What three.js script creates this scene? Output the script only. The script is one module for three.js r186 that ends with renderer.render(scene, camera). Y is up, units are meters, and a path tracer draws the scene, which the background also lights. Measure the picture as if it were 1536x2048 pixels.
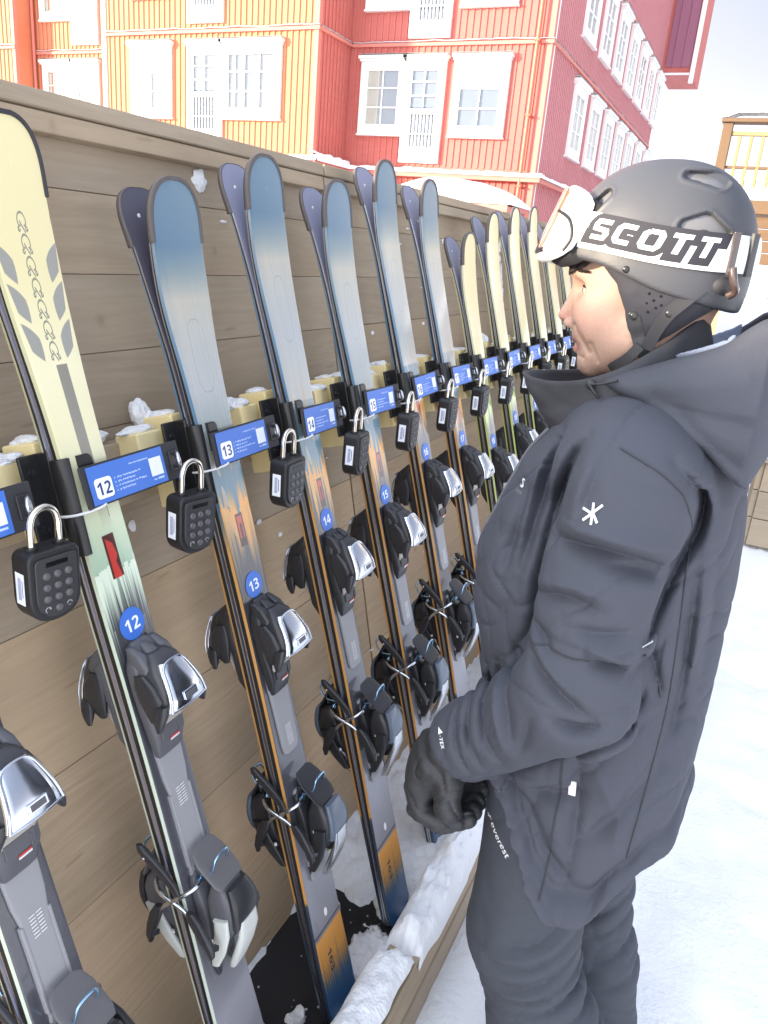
import * as THREE from 'three';
import { RoundedBoxGeometry } from 'three/addons/geometries/RoundedBoxGeometry.js';
import { mergeGeometries, mergeVertices } from 'three/addons/utils/BufferGeometryUtils.js';
import { ImprovedNoise } from 'three/addons/math/ImprovedNoise.js';
import { FontLoader } from 'three/addons/loaders/FontLoader.js';
import { TextGeometry } from 'three/addons/geometries/TextGeometry.js';

// ------------------------------------------------------------------ camera, sky, sun, exposure
const scene = new THREE.Scene();
const camera = new THREE.PerspectiveCamera(67.47, 0.75, 0.05, 2000);
camera.position.set(0, 1.7, 0);
camera.rotation.set(-0.331693, 0.420160, 0.089231, 'YXZ');
const renderer = new THREE.WebGLRenderer({ antialias: true });
renderer.toneMapping = THREE.LinearToneMapping;
renderer.toneMappingExposure = 3.65;
renderer.shadowMap.enabled = true;
renderer.shadowMap.type = THREE.PCFSoftShadowMap;
const clamp = (x, a, b) => Math.min(b, Math.max(a, x));
const smooth = (a, b, x) => { const t = clamp((x - a) / (b - a), 0, 1); return t * t * (3 - 2 * t); };
const lerp = (a, b, t) => a + (b - a) * t;
const SUN = new THREE.Vector3(-0.68, 0.165, 0.66).normalize();
{ // clear winter sky, milky near the horizon and around the sun
  const W = 512, H = 256, d = new Float32Array(W * H * 4), v = new THREE.Vector3();
  for (let j = 0; j < H; j++) for (let i = 0; i < W; i++) {
    const th = (j + 0.5) / H * Math.PI - Math.PI / 2, ph = (i + 0.5) / W * 2 * Math.PI;
    // equirect direction in three.js: u = atan2(z, x) / 2pi + 0.5
    const az = ph - Math.PI;
    v.set(Math.cos(th) * Math.cos(az), Math.sin(th), Math.cos(th) * Math.sin(az));
    const h = Math.max(0, v.y), k = Math.pow(1 - h, 3.2), c = Math.max(0, v.dot(SUN));
    const glow = 0.5 * Math.pow(c, 5) + 0.7 * Math.pow(c, 24);
    const side = lerp(0.27, 1.22, smooth(-0.8, 0.7, v.dot(SUN))), hz = Math.pow(1 - h, 12);
    const m = lerp(side, 1, hz); let r = (0.44 + 0.54 * k) * m + glow, g = (0.495 + 0.475 * k) * m + glow * 0.92, b = (0.60 + 0.37 * k) * m * (1 + 0.12 * (1 - m)) + glow * 0.76;
    if (v.y < 0) { r = g = b = 0.75; }
    const o = (j * W + i) * 4; d[o] = r; d[o + 1] = g; d[o + 2] = b; d[o + 3] = 1;
  }
  const t = new THREE.DataTexture(d, W, H, THREE.RGBAFormat, THREE.FloatType);
  t.mapping = THREE.EquirectangularReflectionMapping; t.magFilter = THREE.LinearFilter; t.minFilter = THREE.LinearFilter;
  t.wrapS = THREE.RepeatWrapping; t.needsUpdate = true;
  scene.background = t; scene.environment = t;
}
const sun = new THREE.DirectionalLight(new THREE.Color(1.0, 0.82, 0.60), 3.3);
sun.position.copy(SUN).multiplyScalar(60).add(new THREE.Vector3(-6, 0, -14));
sun.target.position.set(-6, 0, -14); scene.add(sun, sun.target);
sun.castShadow = true; sun.shadow.mapSize.set(4096, 4096); sun.shadow.radius = 9;
Object.assign(sun.shadow.camera, { left: -45, right: 45, top: 40, bottom: -40, near: 1, far: 160 });

// ------------------------------------------------------------------ helpers
const V3 = (x, y, z) => new THREE.Vector3(x, y, z);
const perlin = new ImprovedNoise();
const N = (x, y, z) => perlin.noise(x + 31.7, y + 17.3, z + 5.1);
function fbm(x, y, z, o = 4) { let s = 0, a = 0.5; for (let i = 0; i < o; i++) { s += a * N(x, y, z); x *= 2.03; y *= 2.03; z *= 2.03; a *= 0.5; } return s; }
let seed = 12345;
const rnd = () => { seed = (seed * 1664525 + 1013904223) >>> 0; return seed / 4294967296; };
const rr = (a, b) => a + (b - a) * rnd();
const counts = {};
function numbered(n) { const k = counts[n] = (counts[n] ?? -1) + 1; return k ? n + '_' + String(k).padStart(3, '0') : n; }
function tag(o, label, category, group, kind) {
  o.userData.label = label; if (category) o.userData.category = category;
  if (group) o.userData.group = group; if (kind) o.userData.kind = kind; return o;
}
function mesh(name, geo, mat, parent = scene) {
  const m = new THREE.Mesh(geo, mat); m.castShadow = m.receiveShadow = true;
  m.name = parent === scene ? numbered(name) : name; parent.add(m); return m;
}
function thing(name, label, category, pos = [0, 0, 0], group) {
  const g = new THREE.Group(); g.name = numbered(name); g.position.set(...pos); scene.add(g); return tag(g, label, category, group);
}
function struct(name, geo, mat, label) { const m = mesh(name, geo, mat); m.userData.kind = 'structure'; if (label) m.userData.label = label; return m; }
const std = (r, g, b, rough = 0.7, o = {}) => new THREE.MeshStandardMaterial({ color: new THREE.Color().setRGB(r, g, b), roughness: rough, ...o });
const phys = (r, g, b, rough = 0.7, o = {}) => new THREE.MeshPhysicalMaterial({ color: new THREE.Color().setRGB(r, g, b), roughness: rough, ...o });
function dataTex(w, h, fn, srgb = true) { // fn(u, v) -> [r, g, b] 0..1
  const d = new Uint8Array(w * h * 4);
  for (let j = 0; j < h; j++) for (let i = 0; i < w; i++) {
    const c = fn(i / w, j / h), o = (j * w + i) * 4;
    d[o] = clamp(c[0], 0, 1) * 255; d[o + 1] = clamp(c[1], 0, 1) * 255; d[o + 2] = clamp(c[2], 0, 1) * 255; d[o + 3] = 255;
  }
  const t = new THREE.DataTexture(d, w, h); t.wrapS = t.wrapT = THREE.RepeatWrapping; t.magFilter = THREE.LinearFilter;
  t.minFilter = THREE.LinearMipmapLinearFilter; t.generateMipmaps = true; if (srgb) t.colorSpace = THREE.SRGBColorSpace; t.needsUpdate = true; return t;
}
function canvasTex(w, h, draw) {
  const c = document.createElement('canvas'); c.width = w; c.height = h; draw(c.getContext('2d'), w, h);
  const t = new THREE.CanvasTexture(c); t.colorSpace = THREE.SRGBColorSpace; t.anisotropy = 8; return t;
}
// periodic noise in both directions
function pn(u, v, fx, fy, s = 0) { // blend of shifted copies so that the tile repeats without a seam
  const a = (x, y) => N(x * fx, y * fy, s * 7.7 + 0.5);
  return a(u, v) * (1 - u) * (1 - v) + a(u - 1, v) * u * (1 - v) + a(u, v - 1) * (1 - u) * v + a(u - 1, v - 1) * u * v;
}
// planar uv in metres from position and normal; long = axis that the grain follows
function boxUV(g, ou = 0, ov = 0, grain = 'x') {
  const p = g.attributes.position, n = g.attributes.normal, uv = new Float32Array(p.count * 2);
  for (let i = 0; i < p.count; i++) {
    const P = [p.getX(i), p.getY(i), p.getZ(i)], A = [Math.abs(n.getX(i)), Math.abs(n.getY(i)), Math.abs(n.getZ(i))];
    const gi = 'xyz'.indexOf(grain), k = A[0] > A[1] && A[0] > A[2] ? 0 : A[1] > A[2] ? 1 : 2;
    let u, v; if (k === gi) { u = P[(gi + 1) % 3] * 0.2; v = P[(gi + 2) % 3]; } else { u = P[gi]; v = P[3 - k - gi]; }
    uv[i * 2] = u + ou; uv[i * 2 + 1] = v + ov;
  }
  g.setAttribute('uv', new THREE.BufferAttribute(uv, 2)); return g;
}
function rbox(w, h, d, r = 0.004, seg = 1) { return new RoundedBoxGeometry(w, h, d, seg, Math.min(r, w / 2.01, h / 2.01, d / 2.01)); }
function at(g, x, y, z, rx = 0, ry = 0, rz = 0, sc) { const m = new THREE.Matrix4().compose(V3(x, y, z), new THREE.Quaternion().setFromEuler(new THREE.Euler(rx, ry, rz)), sc ? V3(...sc) : V3(1, 1, 1)); g.applyMatrix4(m); return g; }
function merge(list) {
  const l = list.map((g) => { const h = g.index ? g.toNonIndexed() : g; for (const k of Object.keys(h.attributes)) if (!['position', 'normal', 'uv'].includes(k)) h.deleteAttribute(k); if (!h.attributes.uv) h.setAttribute('uv', new THREE.BufferAttribute(new Float32Array(h.attributes.position.count * 2), 2)); return h; });
  return mergeGeometries(l);
}
function tube(pts, r, seg = 24, rad = 8, closed = false) { return new THREE.TubeGeometry(new THREE.CatmullRomCurve3(pts.map((p) => V3(...p)), closed, 'centripetal'), seg, r, rad, closed); }
function cyl(a, b, r0, r1 = r0, seg = 12) { // capped cylinder between two points
  const A = V3(...a), B = V3(...b), L = A.distanceTo(B), g = new THREE.CylinderGeometry(r1, r0, L, seg);
  g.applyQuaternion(new THREE.Quaternion().setFromUnitVectors(V3(0, 1, 0), B.clone().sub(A).normalize())); g.translate((A.x + B.x) / 2, (A.y + B.y) / 2, (A.z + B.z) / 2); return g;
}
// closed skin through rings of equal length; rings: [[ [x,y,z], ... ], ...]; smooth normals
function loft(rings, caps = true, crease = false) {
  const n = rings[0].length, pos = [], uv = [], idx = [];
  rings.forEach((r, j) => { for (let i = 0; i <= n; i++) { pos.push(...r[i % n]); uv.push(i / n, j / (rings.length - 1)); } });
  for (let j = 0; j < rings.length - 1; j++) for (let i = 0; i < n; i++) { const a = j * (n + 1) + i, b = a + n + 1; idx.push(a, b, a + 1, b, b + 1, a + 1); }
  if (caps) for (const j of [0, rings.length - 1]) {
    const c = [0, 0, 0]; rings[j].forEach((p) => p.forEach((x, k) => c[k] += x / n));
    const b = pos.length / 3; pos.push(...c); uv.push(0.5, 0.5); rings[j].forEach((p) => { pos.push(...p); uv.push(0, 0); });
    for (let i = 0; i < n; i++) { const p = b + 1 + i, q = b + 1 + (i + 1) % n; j ? idx.push(b, p, q) : idx.push(b, q, p); }
  }
  let g = new THREE.BufferGeometry(); g.setAttribute('position', new THREE.Float32BufferAttribute(pos, 3)); g.setAttribute('uv', new THREE.Float32BufferAttribute(uv, 2)); g.setIndex(idx);
  // orient outwards
  let vol = 0; for (let i = 0; i < idx.length; i += 3) { const [a, b, c] = [idx[i] * 3, idx[i + 1] * 3, idx[i + 2] * 3]; vol += pos[a] * (pos[b + 1] * pos[c + 2] - pos[b + 2] * pos[c + 1]) + pos[a + 1] * (pos[b + 2] * pos[c] - pos[b] * pos[c + 2]) + pos[a + 2] * (pos[b] * pos[c + 1] - pos[b + 1] * pos[c]); }
  if (vol < 0) for (let i = 0; i < idx.length; i += 3) { const t = idx[i]; idx[i] = idx[i + 1]; idx[i + 1] = t; }
  g.setIndex(idx);
  if (crease) g = g.toNonIndexed();
  g.computeVertexNormals();
  if (!crease) { const nn = g.attributes.normal; for (let j = 0; j < rings.length; j++) { const a = j * (n + 1), b = a + n; const v = V3(nn.getX(a) + nn.getX(b), nn.getY(a) + nn.getY(b), nn.getZ(a) + nn.getZ(b)).normalize(); nn.setXYZ(a, v.x, v.y, v.z); nn.setXYZ(b, v.x, v.y, v.z); } }
  return g;
}
// superellipse ring in the x-z plane at height y: half width w, from z0 to z1
function ring(y, w, z0, z1, e = 3, n = 20, cx = 0, sk = 0) {
  const o = []; for (let i = 0; i < n; i++) { const t = i / n * 2 * Math.PI, c = Math.cos(t), s = Math.sin(t), f = (q) => Math.sign(q) * Math.pow(Math.abs(q), 2 / e); const zz = (z0 + z1) / 2 + f(s) * (z1 - z0) / 2; o.push([cx + f(c) * w, y + sk * (zz - z0), zz]); } return o;
}
// naive surface nets of f < 0
function nets(f, lo, hi, cell) {
  const nx = Math.ceil((hi[0] - lo[0]) / cell) + 1, ny = Math.ceil((hi[1] - lo[1]) / cell) + 1, nz = Math.ceil((hi[2] - lo[2]) / cell) + 1;
  const S = new Float32Array(nx * ny * nz), I = (i, j, k) => (k * ny + j) * nx + i;
  const BS = 4; // skip blocks that lie far from the surface
  for (let k = 0; k < nz; k += BS) for (let j = 0; j < ny; j += BS) for (let i = 0; i < nx; i += BS) {
    const c = f(lo[0] + (i + 1.5) * cell, lo[1] + (j + 1.5) * cell, lo[2] + (k + 1.5) * cell), far = Math.abs(c) > BS * cell * 1.7;
    for (let kk = k; kk < Math.min(nz, k + BS); kk++) for (let jj = j; jj < Math.min(ny, j + BS); jj++) for (let ii = i; ii < Math.min(nx, i + BS); ii++) S[I(ii, jj, kk)] = far ? c : f(lo[0] + ii * cell, lo[1] + jj * cell, lo[2] + kk * cell);
  }
  const vid = new Int32Array(nx * ny * nz).fill(-1), pos = [], idx = [];
  const E = [[0, 1], [2, 3], [4, 5], [6, 7], [0, 2], [1, 3], [4, 6], [5, 7], [0, 4], [1, 5], [2, 6], [3, 7]], C = [];
  for (let c = 0; c < 8; c++) C.push([c & 1, (c >> 1) & 1, (c >> 2) & 1]);
  for (let k = 0; k < nz - 1; k++) for (let j = 0; j < ny - 1; j++) for (let i = 0; i < nx - 1; i++) {
    const v = C.map((c) => S[I(i + c[0], j + c[1], k + c[2])]); let m = 0; for (let c = 0; c < 8; c++) if (v[c] < 0) m |= 1 << c;
    if (m === 0 || m === 255) continue;
    let x = 0, y = 0, z = 0, n = 0;
    for (const [a, b] of E) if ((v[a] < 0) !== (v[b] < 0)) { const t = v[a] / (v[a] - v[b]); x += C[a][0] + t * (C[b][0] - C[a][0]); y += C[a][1] + t * (C[b][1] - C[a][1]); z += C[a][2] + t * (C[b][2] - C[a][2]); n++; }
    vid[I(i, j, k)] = pos.length / 3; pos.push(lo[0] + (i + x / n) * cell, lo[1] + (j + y / n) * cell, lo[2] + (k + z / n) * cell);
  }
  const quad = (a, b, c, d, flip) => { if (a < 0 || b < 0 || c < 0 || d < 0) return; flip ? idx.push(a, c, b, a, d, c) : idx.push(a, b, c, a, c, d); };
  for (let k = 1; k < nz - 1; k++) for (let j = 1; j < ny - 1; j++) for (let i = 1; i < nx - 1; i++) {
    const s = S[I(i, j, k)] < 0;
    if (s !== (S[I(i + 1, j, k)] < 0)) quad(vid[I(i, j - 1, k - 1)], vid[I(i, j, k - 1)], vid[I(i, j, k)], vid[I(i, j - 1, k)], !s);
    if (s !== (S[I(i, j + 1, k)] < 0)) quad(vid[I(i - 1, j, k - 1)], vid[I(i - 1, j, k)], vid[I(i, j, k)], vid[I(i, j, k - 1)], !s);
    if (s !== (S[I(i, j, k + 1)] < 0)) quad(vid[I(i - 1, j - 1, k)], vid[I(i, j - 1, k)], vid[I(i, j, k)], vid[I(i - 1, j, k)], !s);
  }
  const g = new THREE.BufferGeometry(); g.setAttribute('position', new THREE.Float32BufferAttribute(pos, 3)); g.setIndex(idx);
  const nor = new Float32Array(pos.length), e = cell * 0.35, uv = new Float32Array(pos.length / 3 * 2);
  for (let i = 0; i < pos.length; i += 3) {
    const [x, y, z] = [pos[i], pos[i + 1], pos[i + 2]]; let a = f(x + e, y, z) - f(x - e, y, z), b = f(x, y + e, z) - f(x, y - e, z), c = f(x, y, z + e) - f(x, y, z - e); const l = Math.hypot(a, b, c) || 1;
    nor[i] = a / l; nor[i + 1] = b / l; nor[i + 2] = c / l; uv[i / 3 * 2] = (x * 0.8 + z) ; uv[i / 3 * 2 + 1] = y + 0.2 * x;
  }
  g.setAttribute('normal', new THREE.BufferAttribute(nor, 3)); g.setAttribute('uv', new THREE.BufferAttribute(uv, 2)); return g;
}

// ------------------------------------------------------------------ shared materials
// weathered board: grain runs along u, 1 m x 0.5 m per tile
const grain = (base, dark, knots, s, contrast = 1) => dataTex(1024, 256, (u, v) => {
  const w = pn(u, v, 3, 5, s) * 0.06;
  let g = 0.55 * pn(u, v + w, 5, 60, s + 1) + 0.45 * pn(u, v + w, 16, 130, s + 2) + 0.5 * pn(u, v, 3, 9, s + 3);
  let k = 0; for (const [ku, kv, kr] of knots) { const du = (u - ku) * 4, dv = v - kv, q = Math.hypot(du * 0.55, dv) / kr; k = Math.max(k, Math.exp(-q * q * 2.5)); g += 0.35 * Math.sin(q * 14) * Math.exp(-q * 1.1); }
  const scr = Math.max(0, pn(u, v, 9, 60, s + 8) - 0.42) * 3; // light scuffs
  let gouge = 0; for (let q = 0; q < 7; q++) { const qu = (q * 0.37 + s * 0.19) % 1, qv = (q * 0.61 + s * 0.13) % 1, du = Math.abs(u - qu - (v - qv) * 0.3), dv = Math.abs(v - qv + 0.10 * (u - qu)); gouge += Math.exp(-Math.pow(du / 0.022, 4) - Math.pow(dv / 0.006, 2)); }
  const blotch = 0.5 * pn(u, v, 2.2, 3, s + 5) + 0.3 * pn(u, v, 7, 7, s + 6);
  const t = clamp(0.5 + g * 0.62 * contrast + blotch * 0.35 - k * 0.45 - gouge * 0.5, -0.4, 1.1);
  return [0, 1, 2].map((i) => lerp(dark[i], base[i], t) + scr * 0.06);
});
const finer = (t) => { t.repeat.set(1, 2); return t; };
const wallMats = [
  [[0.73, 0.67, 0.585], [0.59, 0.53, 0.45], [[0.31, 0.42, 0.035], [0.82, 0.7, 0.02]]], [[0.71, 0.65, 0.57], [0.565, 0.505, 0.425], [[0.12, 0.62, 0.03]]],
  [[0.735, 0.665, 0.57], [0.60, 0.53, 0.44], [[0.55, 0.3, 0.04], [0.7, 0.8, 0.025]]],
].map(([b, d, k], i) => { const t = finer(grain(b, d, k, i * 11 + 1, 0.72)); return new THREE.MeshStandardMaterial({ map: t, roughness: 0.85, bumpMap: t, bumpScale: 0.002 }); });
const wallBounce = wallMats.map((m, i) => { const q = m.clone(); q.color.setRGB(1.32 - i * 0.04, 1.22 - i * 0.03, 1.08); return q; });  // lower boards: same wood, warm bounce light from the snow put into the colour
const pineMats = [0, 1].map((i) => { const t = grain([0.99, 0.94, 0.76], [0.95, 0.85, 0.60], i ? [[0.4, 0.5, 0.05]] : [], 50 + i, 0.8); return new THREE.MeshStandardMaterial({ map: t, roughness: 0.7, bumpMap: t, bumpScale: 0.0008 }); });
const snowBump = dataTex(512, 512, (u, v) => { const n = 0.5 + 0.35 * pn(u, v, 30, 30, 3) + 0.25 * pn(u, v, 90, 90, 4) + 0.3 * pn(u, v, 9, 9, 5); return [n, n, n]; }, false);
const snowMat = new THREE.MeshStandardMaterial({ color: new THREE.Color().setRGB(0.86, 0.87, 0.89), roughness: 0.92, bumpMap: snowBump, bumpScale: 0.006 });
const blackPlastic = std(0.026, 0.026, 0.029, 0.42), blackMatte = std(0.032, 0.032, 0.036, 0.7), darkGrey = std(0.085, 0.085, 0.10, 0.5);
const chrome = std(0.66, 0.70, 0.76, 0.16, { metalness: 1 }), steel = std(0.62, 0.63, 0.65, 0.3, { metalness: 1 });
// ------------------------------------------------------------------ ground
{ // one sheet of trodden snow, finer near the rack
  const xs = [], zs = [];
  for (let x = -0.39; x < 3; x += 0.035) xs.push(x); for (let x = 3; x < 12; x += 0.3) xs.push(x); for (let x = 12, s = 1; x < 900; x += s, s *= 1.35) xs.push(x);
  for (let x = -0.6, s = 0.4; x > -900; x -= s, s *= 1.25) xs.unshift(x);
  for (let z = 2; z > -4.5; z -= 0.04) zs.push(z); for (let z = -4.5; z > -14; z -= 0.3) zs.push(z); for (let z = -14, s = 1; z > -900; z -= s, s *= 1.3) zs.push(z); for (let z = 2.3, s = 1; z < 300; z += s, s *= 1.5) zs.unshift(z);
  const pos = [], uv = [], idx = [];
  for (const z of zs) for (const x of xs) {
    const near = x > -0.45 && x < 12 ? 1 : 0;
    let y = near * (0.035 * fbm(x * 2.6, 0, z * 2.6) + 0.026 * fbm(x * 8, 3, z * 8) + 0.020 * Math.abs(N(x * 17, 5, z * 17)) + 0.05 * fbm(x * 0.6, 1, z * 0.6)) - 0.008;
    for (const [fx, fz, a] of [[0.55, -1.2, 0.4], [0.75, -0.9, -0.3], [0.5, -1.9, 0.7], [0.95, -1.6, 0.1], [0.8, -2.4, 0.5], [1.2, -2.1, -0.4], [1.15, -1.2, 0.2], [1.5, -1.8, 0.3], [0.35, -0.75, 0.2], [0.62, -0.55, -0.5], [0.35, -1.55, 1.0], [0.42, -2.6, 0.2], [0.7, -3.2, -0.3], [0.3, -3.6, 0.5], [1.0, -3.0, 0.9], [0.9, -0.6, 0.6], [0.25, -1.0, 0.15]]) {
      const dx = x - fx, dz = z - fz, u = dx * Math.cos(a) + dz * Math.sin(a), w = -dx * Math.sin(a) + dz * Math.cos(a); y -= 0.05 * Math.exp(-Math.pow(u / 0.14, 4) - Math.pow(w / 0.055, 4));
    }
    if (x < -0.385) y = -0.01;
    pos.push(x, y, z); uv.push(x * 2, z * 2);
  }
  const nx = xs.length; for (let j = 0; j < zs.length - 1; j++) for (let i = 0; i < nx - 1; i++) { const a = j * nx + i; idx.push(a, a + 1, a + nx, a + 1, a + nx + 1, a + nx); }
  const g = new THREE.BufferGeometry(); g.setAttribute('position', new THREE.Float32BufferAttribute(pos, 3)); g.setAttribute('uv', new THREE.Float32BufferAttribute(uv, 2)); g.setIndex(idx); g.computeVertexNormals();
  struct('ground', g, snowMat, 'white trodden snow ground');
}
// snow heap over a footprint: height function h(u, v) on a grid, closed below
function heap(x0, x1, z0, z1, nx, nz, h, y0) {
  const pos = [], uv = [], idx = [];
  for (let j = 0; j <= nz; j++) for (let i = 0; i <= nx; i++) { const u = i / nx, v = j / nz, x = lerp(x0, x1, u), z = lerp(z0, z1, v); const r = h(x, z, u, v); const [yy, ox] = Array.isArray(r) ? r : [r, 0]; pos.push(x + ox, y0 + yy, z); uv.push(x * 2, z * 2); }
  for (let j = 0; j < nz; j++) for (let i = 0; i < nx; i++) { const a = j * (nx + 1) + i, b = a + nx + 1; const f = (x1 - x0) * (z1 - z0) > 0; f ? idx.push(a, b, a + 1, a + 1, b, b + 1) : idx.push(a, a + 1, b, a + 1, b + 1, b); }
  const g = new THREE.BufferGeometry(); g.setAttribute('position', new THREE.Float32BufferAttribute(pos, 3)); g.setAttribute('uv', new THREE.Float32BufferAttribute(uv, 2)); g.setIndex(idx); g.computeVertexNormals(); return g;
}
function lump(x, y, z, rx, ry, rz, s, amp = 0.35) { // rounded clump of snow
  const g = mergeVertices(new THREE.IcosahedronGeometry(1, 7).deleteAttribute('uv').deleteAttribute('normal')), p = g.attributes.position;
  for (let i = 0; i < p.count; i++) { const X = p.getX(i), Y = p.getY(i), Z = p.getZ(i), k = 1 + amp * fbm(X * 1.3 + s, Y * 1.3, Z * 1.3 + s * 2, 2) + amp * 0.14 * N(X * 3.6 + s, Y * 3.6, Z * 3.6) + 0.028 * N(X * 11, Y * 11 + s, Z * 11) + 0.014 * N(X * 27, Y * 27 + s, Z * 27); p.setXYZ(i, x + X * k * rx, y + Y * k * ry, z + Z * k * rz); }
  g.computeVertexNormals(); const uv = new Float32Array(p.count * 2); for (let i = 0; i < p.count; i++) { uv[i * 2] = p.getX(i) * 2 + p.getY(i); uv[i * 2 + 1] = p.getZ(i) * 2; } g.setAttribute('uv', new THREE.BufferAttribute(uv, 2)); return g;
}

function clump(x, y, z, a, b, c, s) { // loose heap of small lumps
  const L = [lump(x, y, z, a * 0.85, b * 0.85, c * 0.85, s, 0.35)]; for (let i = 0; i < 5; i++) { const q = rr(0.28, 0.6); L.push(lump(x + rr(-0.75, 0.75) * a, y + rr(-0.45, 0.3) * b, z + rr(-0.7, 0.7) * c, a * q, b * q * 1.1, c * q, s + i * 7.3, 0.5)); } return merge(L); }
// ------------------------------------------------------------------ board wall behind the rack (leans back 12 degrees)
const WK = Math.tan(12 * Math.PI / 180), wallX = (y) => -0.756 - WK * (y - 0.02);
const Z0 = 0.9, Z1 = -9.6;
{
  const wall = thing('board_wall', 'long leaning wall of stained brown boards behind the row of skis', 'wall', [-0.756, 0.02, 0]);
  const lean = new THREE.Group(); // boards are built in the wall plane, then tilted
  const rows = [[-0.06, 0.19], [0.19, 0.458], [0.458, 0.735], [0.735, 1.005], [1.005, 1.075 - 0.02 + 0.03], [1.085, 1.354], [1.354, 1.4885], [1.4885, 1.626], [1.626, 1.766], [1.766, 1.868]];
  rows.splice(0, rows.length, [-0.06, 0.24], [0.24, 0.52], [0.52, 0.79], [0.79, 1.055], [1.055, 1.352], [1.352, 1.487], [1.487, 1.625], [1.625, 1.766], [1.766, 1.88]);
  const M = new THREE.Matrix4().makeRotationZ(12 * Math.PI / 180); // +y tilts towards -x
  const secs = [[Z0, -1.92], [-1.928, -3.497], [-3.506, -6.4], [-6.41, Z1]];
  rows.forEach(([a, b], r) => secs.forEach(([p, q], s) => {
    const dep = 0.028, g = rbox(dep, (b - a) - 0.0009, p - q, r < 5 ? 0.0012 : 0.0016);
    boxUV(g, rr(0, 1), rr(0, 1), 'z'); g.translate(-dep / 2 + rr(-0.0015, 0.001), (a + b) / 2, (p + q) / 2); g.applyMatrix4(M);
    mesh('board', g, (r < 4 ? wallBounce : wallMats)[(r * 2 + s + (r === 4 ? 1 : 0)) % 3], wall);
  }));
  { const q = []; for (const [, b] of rows.slice(0, -1)) q.push(boxUV(at(rbox(0.012, 0.05, Z0 - Z1, 0.002), -0.036, b, (Z0 + Z1) / 2), 0, 0, 'z')); for (const [, z] of secs.slice(0, -1)) q.push(boxUV(at(rbox(0.012, 1.9, 0.06, 0.002), -0.049, 0.93, z), 0, 0, 'y')); const g = merge(q); g.applyMatrix4(M); mesh('seam_strip', g, wallMats[1], wall); }
  secs.forEach(([p, q], s) => { // capping board, laid on the top edge and overhanging to the front
    const g = rbox(0.085, 0.03, p - q, 0.004); boxUV(g, rr(0, 1), rr(0, 1), 'z'); g.translate(-0.012, 1.895, (p + q) / 2); g.applyMatrix4(M); mesh('cap_board', g, wallMats[(s + 1) % 3], wall);
    const f = rbox(0.024, 0.034, p - q, 0.003); boxUV(f, rr(0, 1), rr(0, 1), 'z'); f.translate(0.0135, 1.8615, (p + q) / 2); f.applyMatrix4(M); mesh('cap_board', f, wallMats[(s + 2) % 3], wall);
  });
  for (const z of [0.3, -1.7, -3.5, -5.3, -7.6]) { const g = rbox(0.06, 1.85, 0.07, 0.004); boxUV(g, z, 0, 'y'); g.translate(-0.0595, 0.92, z); g.applyMatrix4(M); mesh('post', g, wallMats[0], wall); }
}
// ------------------------------------------------------------------ rubber mat, kerb beam
struct('rubber_mat', boxUV(at(rbox(0.40, 0.05, 10.4, 0.004), -0.60, 0.022, -4.3)), std(0.02, 0.019, 0.022, 0.85), 'black mat in the trough under the skis');
{
  const beam = thing('kerb_beam', 'low snow topped timber kerb in front of the skis at the feet of the person', 'timber kerb', [-0.41, 0, 0]);
  for (const [p, q] of [[0.9, -2.5], [-2.506, -6], [-6.006, Z1]]) for (const [a, b, i] of [[-0.02, 0.098, 0], [0.101, 0.215, 1]]) {
    const g = rbox(0.08 - i * 0.004, b - a, p - q, 0.005); boxUV(g, rr(0, 1), rr(0, 1), 'z'); g.translate(-i * 0.002, (a + b) / 2, (p + q) / 2); mesh('timber', g, wallMats[i + 1], beam);
  }
}
{ // snow on the kerb: a clean-cut slab near the camera, lumpy beyond it
  const slab = heap(-0.466, -0.378, 0.85, -1.248, 14, 240, (x, z, u, v) => [0.062 * Math.pow(Math.sin(Math.PI * clamp(u * 0.94 + 0.03, 0, 1)), 0.28) * smooth(1, 0.975 - 0.012 * N(x * 50, 1, 2), v) * (0.92 + 0.16 * fbm(z * 3, 1, 1)) + (0.012 * fbm(x * 20, 0, z * 20) + 0.005 * N(x * 70, 0, z * 70)) * smooth(0, 0.12, u * (1 - u)), 0.004 * N(z * 22, u, 3)], 0.205);
  const rough = heap(-0.462, -0.360, -1.235, Z1, 26, 700, (x, z, u, v) => {
    const e = Math.pow(Math.max(0, Math.sin(Math.PI * clamp(u, 0, 1))), 0.45); const lumpy = Math.max(0, fbm(x * 22, 1, z * 22, 4)) * 0.09 + Math.abs(N(x * 45, 2, z * 45)) * 0.02 + 0.025 * fbm(x * 5, 4, z * 5);
    return [(0.045 + lumpy * 0.75 + 0.02 * smooth(-1.3, -1.7, z)) * e - 0.004 - (e > 0.5 ? 0.05 : 0.008) * (1 - smooth(-1.236, -1.262 + 0.008 * N(x * 40, 1, 1), z)), -0.030 * Math.max(0, 0.1 + fbm(z * 4, 1, 1)) * smooth(0.4, 1, u) * (u > 0.99 ? 0.9 : 1)];
  }, 0.207);
  tag(mesh('snow', merge([slab, rough]), snowMat), 'snow lying along the top of the timber kerb', 'snow', null, 'stuff');
}
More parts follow.
